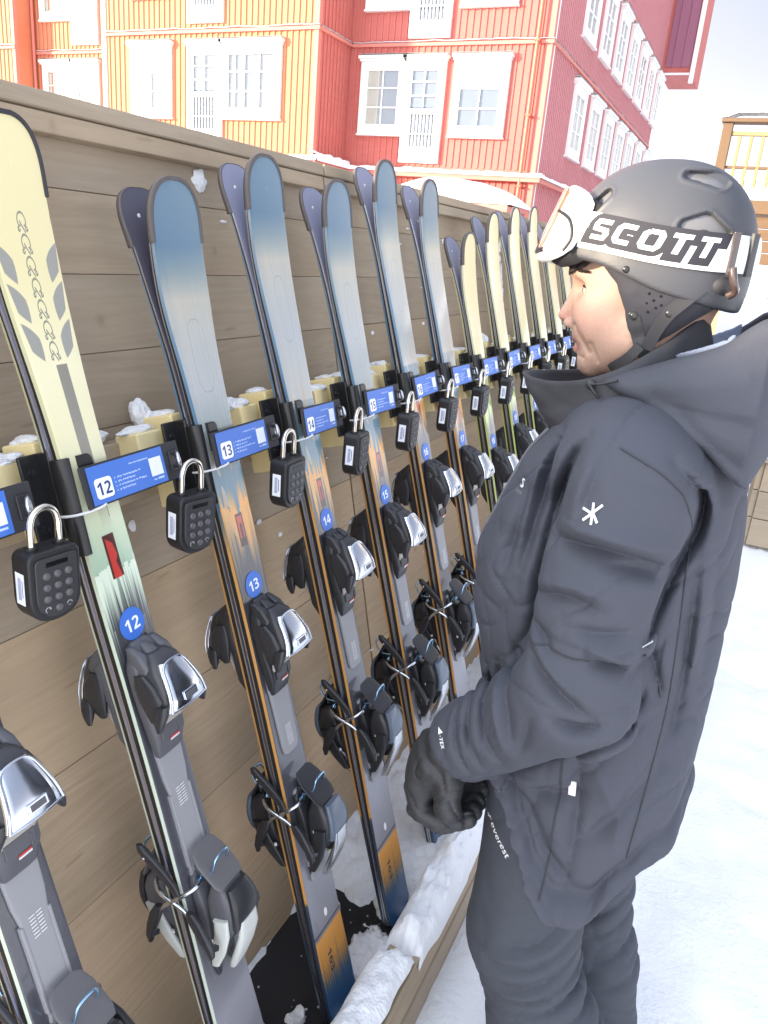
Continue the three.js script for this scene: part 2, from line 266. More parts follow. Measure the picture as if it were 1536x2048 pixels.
{ // snow in the trough: ridge along the wall foot, clumps on the mat, deep snow further on
  const L = [];
  L.push(heap(-0.80, -0.70, 0.5, -9, 14, 560, (x, z, u) => { const w = 0.5 + 0.5 * fbm(0, 2, z * 7) + 0.12 * N(0, 1, z * 30); return (0.03 + 0.02 * fbm(x * 30, 0, z * 30)) * smooth(w + 0.1, w - 0.4, u) * (0.4 + 0.6 * smooth(-0.9, -1.3, z)) - 0.012 * smooth(w - 0.3, w + 0.05, u); }, 0.047));
  L.push(heap(-0.78, -0.43, -1.3, -9, 50, 620, (x, z, u, v) => {
    const k = smooth(-1.42, -1.62, z + 0.10 * fbm(x * 12, 0, z * 12) + 0.22 * (x + 0.62)); const n = 0.045 + 0.03 * fbm(x * 7, 0, z * 7) + 0.022 * fbm(x * 28, 0, z * 28); return k * n - 0.02 * (1 - k);
  }, 0.046));
  const patch = (cx, cz, r, ex, s, h = 0.016) => heap(cx - r * 1.6, cx + r * 1.6, cz + r * ex * 1.6, cz - r * ex * 1.6, 44, Math.round(44 * Math.max(1, ex * 0.7)), (x, z) => { const d = Math.hypot((x - cx) / r, (z - cz) / (r * ex)) + 0.55 * fbm(x * 26 + s, s, z * 26) + 0.25 * N(x * 70, s, z * 70); const k = smooth(1.02, 0.6, d); return k * (h + 0.012 * fbm(x * 40, 0, z * 40)) - 0.012 * (1 - k); }, 0.047);
  L.push(patch(-0.54, -1.33, 0.055, 2.0, 1, 0.02), patch(-0.50, -1.27, 0.03, 1.6, 2), patch(-0.66, -1.04, 0.026, 1.1, 3), patch(-0.60, -1.11, 0.022, 1.7, 4), patch(-0.49, -1.17, 0.02, 1.5, 5), patch(-0.56, -1.49, 0.035, 1.3, 6), patch(-0.67, -1.42, 0.012, 1, 7), patch(-0.565, -1.215, 0.012, 1.2, 8), patch(-0.49, -1.50, 0.016, 1.2, 9), patch(-0.68, -0.93, 0.02, 1.5, 10));
  for (let i = 0; i < 60; i++) { const x = rr(-0.72, -0.46), z = rr(-0.85, -1.7), r = rr(0.0012, 0.0045); L.push(at(new THREE.IcosahedronGeometry(r, 1), x, 0.047, z, rnd(), rnd(), 0)); }
  tag(mesh('snow', merge(L), snowMat), 'snow on the black mat in the trough under the skis', 'snow', null, 'stuff');
}
{ // specks and smears of snow stuck to the boards
  const L = [];
  const on = (z, y, ry, rz, t, s) => { const g = lump(0, 0, 0, t, ry, rz, s, 0.5); g.rotateZ(12 * Math.PI / 180); g.translate(wallX(y) + t * 0.3, y, z); L.push(g); };
  for (let i = 0; i < 46; i++) on(rr(-0.6, -3.4), rr(0.3, 1.8), rr(0.002, 0.006), rr(0.003, 0.012), 0.003, i);
  on(-1.42, 1.80, 0.022, 0.022, 0.008, 91); on(-1.055, 1.155, 0.012, 0.008, 0.004, 92);
  on(-1.18, 0.205, 0.03, 0.022, 0.010, 93); on(-1.145, 0.20, 0.014, 0.012, 0.006, 94); on(-1.11, 0.20, 0.010, 0.014, 0.006, 96);
  for (let i = 0; i < 26; i++) { const y = 1.0 + i * 0.033 + rr(-0.01, 0.01); if (rnd() > 0.35 || y > 1.28) on(-3.502 + rr(-0.006, 0.006), y, rr(0.01, 0.03), rr(0.004, 0.012), 0.008, i + 200); }
  tag(mesh('snow', merge(L), snowMat), 'small specks of snow stuck to the brown boards', 'snow', null, 'stuff');
}
// ------------------------------------------------------------------ red timber building
const redMat = (() => { const t = dataTex(256, 256, (u, v) => { const n = 0.88 + 0.10 * pn(u, v, 4, 24, 7) + 0.08 * pn(u, v, 50, 8, 8); return [n, n, n]; }, false); t.repeat.set(0.25, 0.25); return new THREE.MeshStandardMaterial({ color: new THREE.Color().setRGB(0.56, 0.155, 0.13), map: t, roughness: 0.75, bumpMap: t, bumpScale: 0.003 }); })();
const glareRedMat = redMat.clone(); glareRedMat.color.setRGB(0.62, 0.235, 0.125); const hazeRedMat = redMat.clone(); hazeRedMat.color.setRGB(0.60, 0.26, 0.27);  // same red paint with glare tint (left wings) and pale haze (side) painted in
const redTrim = std(0.58, 0.20, 0.16, 0.7), whitePaint = std(0.80, 0.80, 0.77, 0.55), curtain = std(0.55, 0.54, 0.50, 0.9), skyBacking = std(0.125, 0.15, 0.235, 0.8);  // window backing: sky reflection of the panes painted in as a bluish tint
const pane = phys(0.95, 0.97, 0.96, 0.02, { transmission: 1, thickness: 0, ior: 1.5 });
const FZ = -19, BZ = -17.38, SX = -5.44;
{
  const b = thing('red_building', 'large red board clad building with white windows beyond the wall', 'building', [SX, 0, FZ]);
  const P = (name, g, mat, par = b) => { g.translate(-SX, 0, -FZ); return mesh(name, g, mat, par); };
  const TOP = 13.5;
  const bx = (x0, x1, y0, y1, z0, z1, r = 0) => { const g = r ? rbox(x1 - x0, y1 - y0, Math.abs(z1 - z0), r) : new THREE.BoxGeometry(x1 - x0, y1 - y0, Math.abs(z1 - z0)); g.translate((x0 + x1) / 2, (y0 + y1) / 2, (z0 + z1) / 2); return boxUV(g, 0, 0, 'y'); };
  P('wall', bx(-26, SX, 0, TOP, -34.5, FZ), redMat);
  P('wall', bx(-16.98, -10.48, 0, TOP, BZ - 0.05, BZ), glareRedMat); P('wall', bx(-16.98, -10.481, 0, TOP, FZ - 0.2, BZ - 0.05), redMat); P('wall', bx(-21.3, -16.981, 0, TOP, FZ, FZ + 0.012), glareRedMat); P('wall', bx(SX, SX + 0.012, 0, TOP, -34.5, FZ - 0.001), hazeRedMat);
  P('wall', bx(-32, -21.3, 0, TOP, FZ - 0.2, BZ - 0.9), glareRedMat);
  // battens: board-on-board cladding, too many to tell apart one by one
  const bat = [], batGlare = [], batHaze = [];
  const run = (a0, a1, step, fn, to = bat) => { for (let a = a0 + step / 2; a < a1; a += step) to.push(fn(a)); };
  const storeys = [[0.2, 3.44], [3.66, 6.26], [6.40, 8.92], [9.06, TOP]];
  for (const [y0, y1] of storeys) {
    run(-10.42, SX - 0.1, 0.165, (x) => bx(x - 0.028, x + 0.028, y0, y1, FZ, FZ + 0.024));
    run(-16.88, -10.58, 0.165, (x) => bx(x - 0.028, x + 0.028, y0, y1, BZ, BZ + 0.024), batGlare);
    run(-21.2, -17.05, 0.165, (x) => bx(x - 0.028, x + 0.028, y0, y1, FZ + 0.012, FZ + 0.036), batGlare);
    run(-27, -21.45, 0.165, (x) => bx(x - 0.028, x + 0.028, y0, y1, BZ - 0.9, BZ - 0.876), batGlare);
    run(-34.4, FZ - 0.1, 0.165, (z) => bx(SX + 0.012, SX + 0.036, y0, y1, z - 0.028, z + 0.028), batHaze);
    run(FZ + 0.1, BZ - 0.1, 0.165, (z) => bx(-10.48, -10.456, y0, y1, z - 0.028, z + 0.028));
  }
  P('batten', merge(bat), redMat).userData.kind = 'stuff'; P('batten', merge(batGlare), glareRedMat).userData.kind = 'stuff'; P('batten', merge(batHaze), hazeRedMat).userData.kind = 'stuff';
  // corner boards
  for (const [x0, x1, z0, z1] of [[SX - 0.1, SX + 0.035, FZ - 0.1, FZ + 0.035], [-10.58, -10.444, BZ - 0.1, BZ + 0.036], [-17.02, -16.88, BZ - 0.1, BZ + 0.037], [SX - 0.08, SX + 0.036, -34.53, -34.42]]) P('corner_board', bx(x0, x1, 0, TOP, z0, z1, 0.006), x0 < -16 ? whitePaint : redTrim);
  P('corner_board', bx(SX + 0.002, SX + 0.05, 0.1, TOP - 0.1, FZ - 0.16, FZ - 0.11, 0.006), whitePaint);
  P('corner_board', bx(-21.4, -21.262, 0, TOP, BZ - 1.0, BZ - 0.86, 0.006), redTrim);
  // string courses with a line of snow on them
  for (const y of [6.33, 8.99]) {
    const c = [bx(-10.45, SX + 0.07, y - 0.07, y, FZ, FZ + 0.07), bx(-16.98, -10.41, y - 0.07, y, BZ, BZ + 0.07), bx(-21.26, -16.98, y - 0.07, y, FZ, FZ + 0.07), bx(-28, -21.25, y - 0.07, y, BZ - 0.9, BZ - 0.83), bx(SX, SX + 0.07, y - 0.07, y, -34.5, FZ - 0.001), bx(-10.48, -10.41, y - 0.07, y, FZ, BZ - 0.001)];
    c.forEach((g) => P('string_course', g, redTrim));
    const s = []; const line = (ax, a0, a1, o) => { const n = Math.round((a1 - a0) * 8); s.push(ax === 'x' ? heap(a0, a1, o + 0.005, o + 0.075, n, 4, (x, z, u, v) => 0.03 + 0.02 * Math.sin(Math.PI * v) + 0.05 * fbm(x * 1.5, y, 1), y) : heap(o + 0.005, o + 0.075, a0, a1, 4, n, (x, z, u) => 0.03 + 0.02 * Math.sin(Math.PI * u) + 0.05 * fbm(z * 1.5, y, 3), y)); };
    line('x', -10.4, SX + 0.06, FZ); line('x', -16.95, -10.42, BZ); line('x', -21.2, -17, FZ); line('z', -34.4, FZ, SX); line('z', FZ, BZ, -10.48); line('x', -28, -21.3, BZ - 0.9);
    const m = P('ledge_snow', merge(s), snowMat); m.userData.kind = 'stuff';
  }
  // plinth ledge heaped with snow under the lower windows
  for (const g of [bx(-10.45, SX + 0.2, 3.40, 3.50, FZ, FZ + 0.2), bx(-16.98, -10.28, 3.40, 3.50, BZ, BZ + 0.2), bx(SX, SX + 0.2, 3.40, 3.50, -34.5, FZ - 0.001), bx(-10.48, -10.28, 3.40, 3.50, FZ + 0.2, BZ - 0.001), bx(-28, -17.0, 3.40, 3.50, FZ, FZ + 0.2)]) P('plinth_ledge', g, redTrim);
  { const s = []; const h = (a, b) => (x, z, u, v) => { const t = a ? v : u, w = a ? x : z; return (0.10 + 0.10 * Math.abs(fbm(w * 0.8, b, 2)) + 0.05 * fbm(w * 4, b, 5)) * (1 - 0.25 * t * t) * smooth(1.03, 0.8, t); };
    s.push(heap(-10.45, SX + 0.24, FZ + 0.01, FZ + 0.24, 90, 10, h(true, 1), 3.495), heap(-17, -10.24, BZ + 0.01, BZ + 0.26, 110, 10, h(true, 2), 3.495), heap(-10.47, -10.22, FZ + 0.1, BZ + 0.2, 10, 40, (x, z, u) => (0.2 + 0.08 * fbm(z * 3, 1, 1)) * smooth(1.02, 0.7, u), 3.495), heap(SX + 0.01, SX + 0.24, -34.5, FZ + 0.2, 10, 160, h(false, 4), 3.495), heap(-21.2, -17, FZ + 0.01, FZ + 0.24, 50, 10, h(true, 7), 3.495));
    P('ledge_snow', merge(s), snowMat).userData.kind = 'stuff'; }
  // windows; local x along the facade, y up, z outwards
  const winGroup = (par, place, w, y0, y1, sashes, o = {}) => {
    const g = new THREE.Group(); g.name = o.door ? 'balcony_door' : 'window'; b.add(g);
    const put = (name, geo, mat) => { place(geo); geo.translate(-SX, 0, -FZ); return mesh(name, geo, mat, g); };
    const B = (x0, x1, ya, yb, z0, z1, r = 0.006) => { const q = r ? rbox(x1 - x0, yb - ya, z1 - z0, r) : new THREE.BoxGeometry(x1 - x0, yb - ya, z1 - z0); q.translate((x0 + x1) / 2, (ya + yb) / 2, (z0 + z1) / 2); return boxUV(q); };
    const fr = [], tw = 0.14, d = 0.11;
    fr.push(B(0, tw, y0, y1, 0, d), B(w - tw, w, y0, y1, 0, d), B(tw, w - tw, y0, y0 + (o.door ? 0.26 : 0.18), 0, d - 0.003), B(tw, w - tw, y1 - 0.19, y1, 0, d - 0.003), B(-0.05, w + 0.05, y1, y1 + 0.07, 0, d + 0.09), B(-0.025, w + 0.025, y1 - 0.05, y1, 0, d + 0.05));
    if (!o.door) fr.push(B(-0.02, w + 0.02, y0 - 0.03, y0 + 0.015, 0, d + 0.03));
    put('frame', merge(fr), whitePaint);
    put('hood_snow', (() => { const q = heap(-0.05, w + 0.05, 0.01, d + 0.085, 12, 5, (x, z, u, v) => 0.03 + 0.02 * Math.sin(Math.PI * v) + 0.02 * fbm(x * 4, y0, w), y1 + 0.068); return q; })(), snowMat);
    const ya = y0 + (o.door ? 0.26 : 0.18), yb = y1 - 0.19, n = sashes.length - 1;
    put('backing', B(tw - 0.01, w - tw + 0.01, ya - 0.01, yb + 0.01, 0.026, 0.034, 0), o.light ? curtain : skyBacking);
    for (let i = 0; i < n; i++) {
      const a = sashes[i], c = sashes[i + 1], sb = 0.055, sas = [];
      const glassY = o.door ? ya + 0.92 : ya;
      sas.push(B(a, a + sb, ya, yb, 0.045, 0.095, 0.004), B(c - sb, c, ya, yb, 0.045, 0.095, 0.004), B(a + sb, c - sb, yb - sb, yb, 0.046, 0.094, 0.004), B(a + sb, c - sb, ya, ya + sb, 0.046, 0.094, 0.004));
      if (o.cols > 1) for (let k = 1; k < o.cols; k++) { const x = lerp(a + sb, c - sb, k / o.cols); sas.push(B(x - 0.016, x + 0.016, glassY + sb, yb - sb, 0.05, 0.088, 0.003)); }
      for (let k = 1; k < 3; k++) { const y = lerp(glassY, yb, k / 3); sas.push(B(a + sb, c - sb, y - 0.016, y + 0.016, 0.051, 0.087, 0.003)); }
      if (o.door) { sas.push(B(a + sb, c - sb, glassY - 0.08, glassY + 0.02, 0.047, 0.093, 0.004)); put('pane', B(a + sb, c - sb, ya + sb, glassY - 0.08, 0.062, 0.066, 0), pane); }
      put('sash', merge(sas), whitePaint);
      put('pane', B(a + sb, c - sb, glassY + sb, yb - sb, 0.062, 0.066, 0), pane);
      if (o.drape) put('curtain', (() => { const q = new THREE.PlaneGeometry((c - a) * (o.drape === 2 ? 0.9 : 0.34), yb - ya - 0.1, 24, 1); const p = q.attributes.position; for (let j = 0; j < p.count; j++) p.setZ(j, 0.006 * Math.sin(p.getX(j) * 90)); q.translate(a + 0.06 + (c - a) * (o.drape === 2 ? 0.44 : 0.14), (ya + yb) / 2, 0.045); return q; })(), curtain);
      if (o.blind) put('blind', B(a + sb + 0.003, c - sb - 0.003, yb - sb - (yb - ya) * 0.31, yb - sb - 0.003, 0.05, 0.056, 0), whitePaint);
    }
    if (o.door) { // french balcony grille in front of the lower half
      const q = []; const x0 = tw + 0.02, x1 = w - tw - 0.02, yt = ya + 0.86;
      q.push(B(x0 - 0.02, x1 + 0.02, yt - 0.05, yt, 0.125, 0.165), B(x0 - 0.02, x1 + 0.02, ya + 0.05, ya + 0.09, 0.125, 0.165), B(x0, x1, ya + 0.36, ya + 0.39, 0.135, 0.155, 0.003));
      const nb = 8; for (let k = 0; k <= nb; k++) { const x = lerp(x0, x1, k / nb); q.push(B(x - 0.014, x + 0.014, ya + 0.09, yt - 0.05, 0.132, 0.158, 0.003)); }
      put('grille', merge(q), whitePaint);
    }
    return g;
  };
  const front = (x, z) => (g) => g.translate(x, 0, z), side = (z) => (g) => { g.rotateY(Math.PI / 2); g.translate(SX, 0, z); };
  for (const [dy, up] of [[0, 0], [2.70, 1]]) {
    const Y0 = 4.33 + dy, Y1 = 5.99 + dy, YD = 3.72 + dy;
    winGroup(b, front(-10.12, FZ), 1.22, Y0, Y1, [0.14, 1.08], { cols: 2, drape: 1 });
    winGroup(b, front(-8.92, FZ), 1.05, YD, Y1, [0.14, 0.91], { cols: 2, door: true });
    winGroup(b, front(-7.66, FZ), 1.36, Y0, Y1, [0.14, 1.22], { cols: 2, blind: true });
    winGroup(b, front(-16.02, BZ), 1.32, Y0 + 0.04, Y1 + 0.04, [0.14, 1.18], { cols: 2, blind: true, drape: 1 });
    winGroup(b, front(-14.18, BZ), 1.06, YD + 0.05, Y1 + 0.03, [0.14, 0.92], { cols: 2, door: true });
    winGroup(b, front(-13.11, BZ), 1.70, Y0 + 0.05, Y1 + 0.03, [0.14, 0.62, 1.56], { cols: 2 });
    winGroup(b, front(-20.95, FZ), 1.22, Y0 + 0.1, Y1 + 0.04, [0.14, 1.08], { cols: 2, light: true });
    winGroup(b, front(-19.72, FZ), 1.02, YD + 0.06, Y1 + 0.04, [0.14, 0.88], { cols: 2, door: true, light: true });
    winGroup(b, front(-24.2, BZ - 0.9), 1.95, Y0 + 0.2, Y1 + 0.1, [0.14, 1.0, 1.81], { cols: 2, light: true });
    winGroup(b, front(-7.66 - 14.2, FZ - 0.0), 0.02 + 0.4, Y0, Y1, [0.1, 0.3], { cols: 1 });
    for (let i = 0; i < 7; i++) winGroup(b, side(-21.42 - i * 2.01 - (i === 0 ? 0 : 0.03)), 1.36, Y0 - 0.02, Y1 + 0.02, [0.14, 1.22], { cols: 2, light: true });
  }
  // downpipe at the corner
  { const q = [cyl([-5.72, 0.3, FZ + 0.16], [-5.72, TOP, FZ + 0.16], 0.045)]; for (const y of [3.3, 4.8, 6.3, 7.6, 9]) q.push(bx(-5.78, -5.66, y - 0.02, y + 0.02, FZ, FZ + 0.22)); P('downpipe', merge(q), std(0.55, 0.13, 0.07, 0.35)); }
  { const q = [cyl([-21.22, 0.3, FZ + 0.12], [-21.22, TOP, FZ + 0.12], 0.045)]; P('downpipe', merge(q), redTrim); }
  // projecting bay at the far end, soffit and fascia
  P('bay', bx(SX, SX + 1.16, 8.86, TOP, -37.2, -34.3), redMat);
  P('bay_panel', bx(SX + 0.16, SX + 1.06, 9.05, TOP - 0.2, -34.3, -34.26, 0), std(0.30, 0.12, 0.18, 0.7));
  for (const x of [0.42, 0.76]) P('bay_panel_rib', bx(SX + x, SX + x + 0.03, 9.05, TOP - 0.2, -34.26, -34.22, 0), std(0.36, 0.15, 0.21, 0.7));
  P('fascia', bx(SX + 1.1, SX + 1.26, 8.5, TOP, -34.32, -34.2, 0.01), whitePaint); P('fascia', bx(SX + 0.02, SX + 1.1, 8.79, 8.86, -34.32, -34.24, 0.01), whitePaint);
  P('roof', bx(-32.5, SX + 0.6, TOP, TOP + 0.3, -35, BZ + 0.6), snowMat);
}
{ // small red lean-to in front, its roof heaped with snow
  const s = thing('red_shed', 'low red lean-to under a thick rounded cap of snow beside the building', 'shed', [-6.72, 0.26, -17.2]);
  mesh('wall', boxUV(at(new THREE.BoxGeometry(2.7, 2.56, 1.5), 0, 1.02, 0)), redMat, s);
  mesh('roof', boxUV(at(rbox(3.25, 0.12, 1.9, 0.02), 0, 2.42, 0.05, 0.05)), redTrim, s);
  mesh('fascia', boxUV(at(rbox(3.27, 0.16, 0.05, 0.01), 0, 2.37, 1.02)), redTrim, s);
  mesh('roof_snow', heap(-1.66, 1.68, 1.05, -0.9, 60, 30, (x, z, u, v) => { const e = Math.pow(Math.max(0, Math.sin(Math.PI * clamp(u, 0, 1))), 0.55) * Math.pow(Math.max(0, Math.sin(Math.PI * clamp(v, 0, 1))), 0.45); return 0.60 * e * (0.9 + 0.12 * fbm(x, 0, z)) * (0.75 + 0.25 * smooth(0, 0.4, u)); }, 2.46), snowMat, s);
}
// ------------------------------------------------------------------ right background
{ // raised timber deck with railing
  const d = thing('timber_deck', 'raised timber deck with a snow covered railing behind the helmet', 'deck', [0, 0, -9.6]);
  const wm = new THREE.MeshStandardMaterial({ map: pineMats[0].map, color: new THREE.Color().setRGB(0.33, 0.31, 0.27), roughness: 0.8 }), bm = new THREE.MeshStandardMaterial({ map: wallMats[0].map, color: new THREE.Color().setRGB(0.38, 0.29, 0.23), roughness: 0.85 });
  const B = (n, x0, x1, y0, y1, z0, z1, m, gr = 'x') => mesh(n, boxUV(at(rbox(x1 - x0, y1 - y0, Math.abs(z1 - z0), 0.008), (x0 + x1) / 2, (y0 + y1) / 2, (z0 + z1) / 2), rnd(), rnd(), gr), m, d);
  const X0 = -0.78, X1 = 2.4;
  for (const x of [X0, 0.8]) B('post', x, x + 0.10, 2.40, 3.24, 0, -0.10, bm, 'y');
  B('handrail', X0 - 0.02, X1, 3.24, 3.28, 0.04, -0.15, bm); B('rail', X0 + 0.10, X1, 3.12, 3.16, -0.02, -0.08, wm); B('rail', X0 + 0.10, X1, 2.80, 2.83, -0.03, -0.07, bm);
  for (let x = X0 + 0.17; x < X1; x += 0.115) B('baluster', x, x + 0.034, 2.62, 3.12, -0.03, -0.065, wm, 'y');
  B('deck_edge', X0 + 0.22, X1, 2.36, 2.50, 0.03, -0.05, bm); for (let i = 0; i < 4; i++) B('plank', X0 + 0.26, X1, 1.86 + i * 0.122, 1.86 + i * 0.122 + 0.116, -0.05, -0.1, bm);
  B('deck_floor', X0, X1, 2.43, 2.49, -0.1, -2.5, bm); for (const x of [0.2, 1.8]) B('post', x, x + 0.12, 0.0, 1.85, -0.06, -0.18, bm, 'y');
  mesh('deck_snow', merge([heap(X0 - 0.03, X1, 0.05, -0.17, 60, 10, (x, z, u, v) => 0.19 * Math.pow(Math.sin(Math.PI * clamp(v * 0.96 + 0.02, 0, 1)), 0.5) * smooth(0, 0.06, u) + 0.02 * fbm(x * 3, 0, 1), 3.277), heap(X0 + 0.08, X1, 0.03, -2.2, 50, 30, (x, z, u, v) => 0.24 * smooth(0, 0.06, v) * smooth(0, 0.08, u) + 0.10 * fbm(x * 1.8, 0, z * 1.8) * smooth(0, 0.1, v), 2.49)]), snowMat, d);
}
{ const p = thing('timber_post', 'short yellowish timber post standing in the snow behind the neck of the person', 'post', [-0.41, 0, -8.2]);
  mesh('post', boxUV(at(rbox(0.11, 1.5, 0.11, 0.008), 0, 0.75, 0), 0, 0, 'y'), pineMats[1], p); mesh('snow_cap', lump(0, 1.51, 0, 0.07, 0.04, 0.07, 4), snowMat, p); }
{ const p = thing('timber_box', 'weathered grey brown plank box standing on the snow behind the hood', 'box', [0.66, 0, -5.5]);
  for (let i = 0; i < 3; i++) mesh('plank', boxUV(at(rbox(1.5, 0.185, 0.04, 0.005), 0.33, 0.105 + i * 0.19, 0), i * 0.3, i * 0.4), wallMats[i], p);
  for (let i = 0; i < 3; i++) mesh('plank', boxUV(at(rbox(0.04, 0.185, 0.6, 0.005), -0.44, 0.105 + i * 0.19, -0.3), i * 0.3, i * 0.4, 'z'), wallMats[i], p);
  mesh('lid', boxUV(at(rbox(1.56, 0.03, 0.7, 0.005), 0.33, 0.60, -0.3)), wallMats[1], p); mesh('lid_snow', heap(-0.45, 1.1, 0.02, -0.62, 30, 16, (x, z, u, v) => 0.12 * Math.pow(Math.max(0, Math.sin(Math.PI * u) * Math.sin(Math.PI * v)), 0.4) + 0.02 * fbm(x * 4, 0, z * 4), 0.613), snowMat, p); }
{ // low mesh fence far out on the snow field
  const f = thing('mesh_fence', 'low grey mesh fence far out on the snow field', 'fence', [2, 0, -60]);
  const q = [], m = std(0.16, 0.17, 0.18, 0.6);
  for (let x = -6; x <= 14; x += 2.6) mesh('post', at(rbox(0.14, 0.85, 0.14, 0.01), x, 0.3, 0), m, f);
  mesh('rail', at(rbox(20.2, 0.07, 0.06, 0.01), 4, 0.6, 0), m, f); mesh('rail', at(rbox(20.2, 0.06, 0.06, 0.01), 4, 0.10, 0), m, f);
  for (let x = -6; x < 14; x += 0.22) q.push(at(new THREE.BoxGeometry(0.03, 0.5, 0.03), x, 0.35, 0)); const w = mesh('wire', merge(q), std(0.4, 0.4, 0.4, 0.6), f); w.userData.kind = 'stuff';
}
// ------------------------------------------------------------------ ski rack: rail, blocks, clamps, number plates, padlocks, skis
const KX = 0.275, D0 = V3(-KX, 1, 0).normalize(), N0 = V3(D0.y, -D0.x, 0); // ski axis and its outward normal
const zs = (k) => -0.797 - 0.303 * (k - 12);
const rackM = (k) => new THREE.Matrix4().makeBasis(V3(0, 0, -1), D0, N0).setPosition(-0.519 - KX * 1.27, 1.32, zs(k));
const SLOTS = []; for (let k = 11; k <= 25; k++) SLOTS.push(k);
const WORD = { 11: 'eleven', 12: 'twelve', 13: 'thirteen', 14: 'fourteen', 15: 'fifteen', 16: 'sixteen', 17: 'seventeen', 18: 'eighteen', 19: 'nineteen', 20: 'twenty', 21: 'twenty one', 22: 'twenty two', 23: 'twenty three', 24: 'twenty four', 25: 'twenty five' };
const place = (o, m) => { m.decompose(o.position, o.quaternion, o.scale); return o; };
{
  const rail = thing('rack_rail', 'horizontal timber rail with pale wood blocks fixed along the board wall', 'rail', [0, 0, 0]);
  const M = new THREE.Matrix4().makeRotationZ(12 * Math.PI / 180);
  for (const [p, q] of [[0.5, -1.5], [-1.505, -4.2], [-4.205, -8.2]]) { const g = rbox(0.052, 0.115, p - q, 0.005); boxUV(g, rr(0, 1), rr(0, 1), 'z'); g.translate(0.028, 1.272, (p + q) / 2); g.applyMatrix4(M); g.translate(-0.756, 0.02, 0); mesh('rail_board', g, wallMats[0], rail); }
  const snow = [];
  for (const k of SLOTS) {
    const m = rackM(k);
    const put = (x0, x1, y0, y1, z0, z1, mat) => { const g = rbox(x1 - x0, y1 - y0, z1 - z0, 0.004, 2); boxUV(g, rr(0, 1), rr(0, 1), 'y'); g.translate((x0 + x1) / 2, (y0 + y1) / 2, (z0 + z1) / 2); g.applyMatrix4(m); mesh('wood_block', g, mat, rail); };
    const j = rr(-0.004, 0.004), h = 0.056 + rr(-0.006, 0.006);
    put(-0.088 + j, -0.024 + j, -0.028, h, -0.112, -0.058, pineMats[k % 2]); put(-0.016, 0.026, -0.10, h + 0.022, -0.112, -0.040, pineMats[(k + 1) % 2]);
    const S = (x, y, z, a, b, c) => { const g = clump(0, 0, 0, a, b, c, k * 3.1 + x * 40); g.translate(x, y, z); g.applyMatrix4(m); snow.push(g); };
    S(-0.056 + j, h + 0.004, -0.086, 0.032 + rr(0, 0.01), 0.011 + rr(0, 0.006), 0.028); if (rnd() > 0.3) S(-0.10, h - 0.01 + 0.018, -0.15, 0.05 + rr(0, 0.03), 0.012 + rr(0, 0.01), 0.03); S(0.004, h + 0.024, -0.078, 0.018, 0.007 + rr(0, 0.005), 0.03);
    if (rnd() > 0.45) S(0.12, 0.032, -0.155, 0.07, 0.012, 0.025);
    if (k % 3 === 1 || k === 12) S(-0.05 + j, -0.028, -0.056, 0.02, 0.012, 0.008);
  }
  const big = (k, x, y, z, a, b, c) => { const g = clump(0, 0, 0, a, b, c, k * 5.7); g.translate(x, y, z); g.applyMatrix4(rackM(k)); snow.push(g); };
  big(13, -0.008, 0.080, -0.12, 0.022, 0.036, 0.020); big(15, -0.10, 0.09, -0.14, 0.016, 0.040, 0.016); big(15, -0.08, 0.06, -0.13, 0.034, 0.022, 0.03); big(14, -0.06, 0.062, -0.11, 0.034, 0.018, 0.03); big(12, -0.14, 0.05, -0.14, 0.035, 0.014, 0.022); big(13, -0.13, 0.058, -0.13, 0.04, 0.014, 0.024); big(20, -0.10, 0.08, -0.13, 0.03, 0.04, 0.02);
  tag(mesh('snow', merge(snow), snowMat), 'snow clumps on the pale wood blocks and rail', 'snow', null, 'stuff');
}
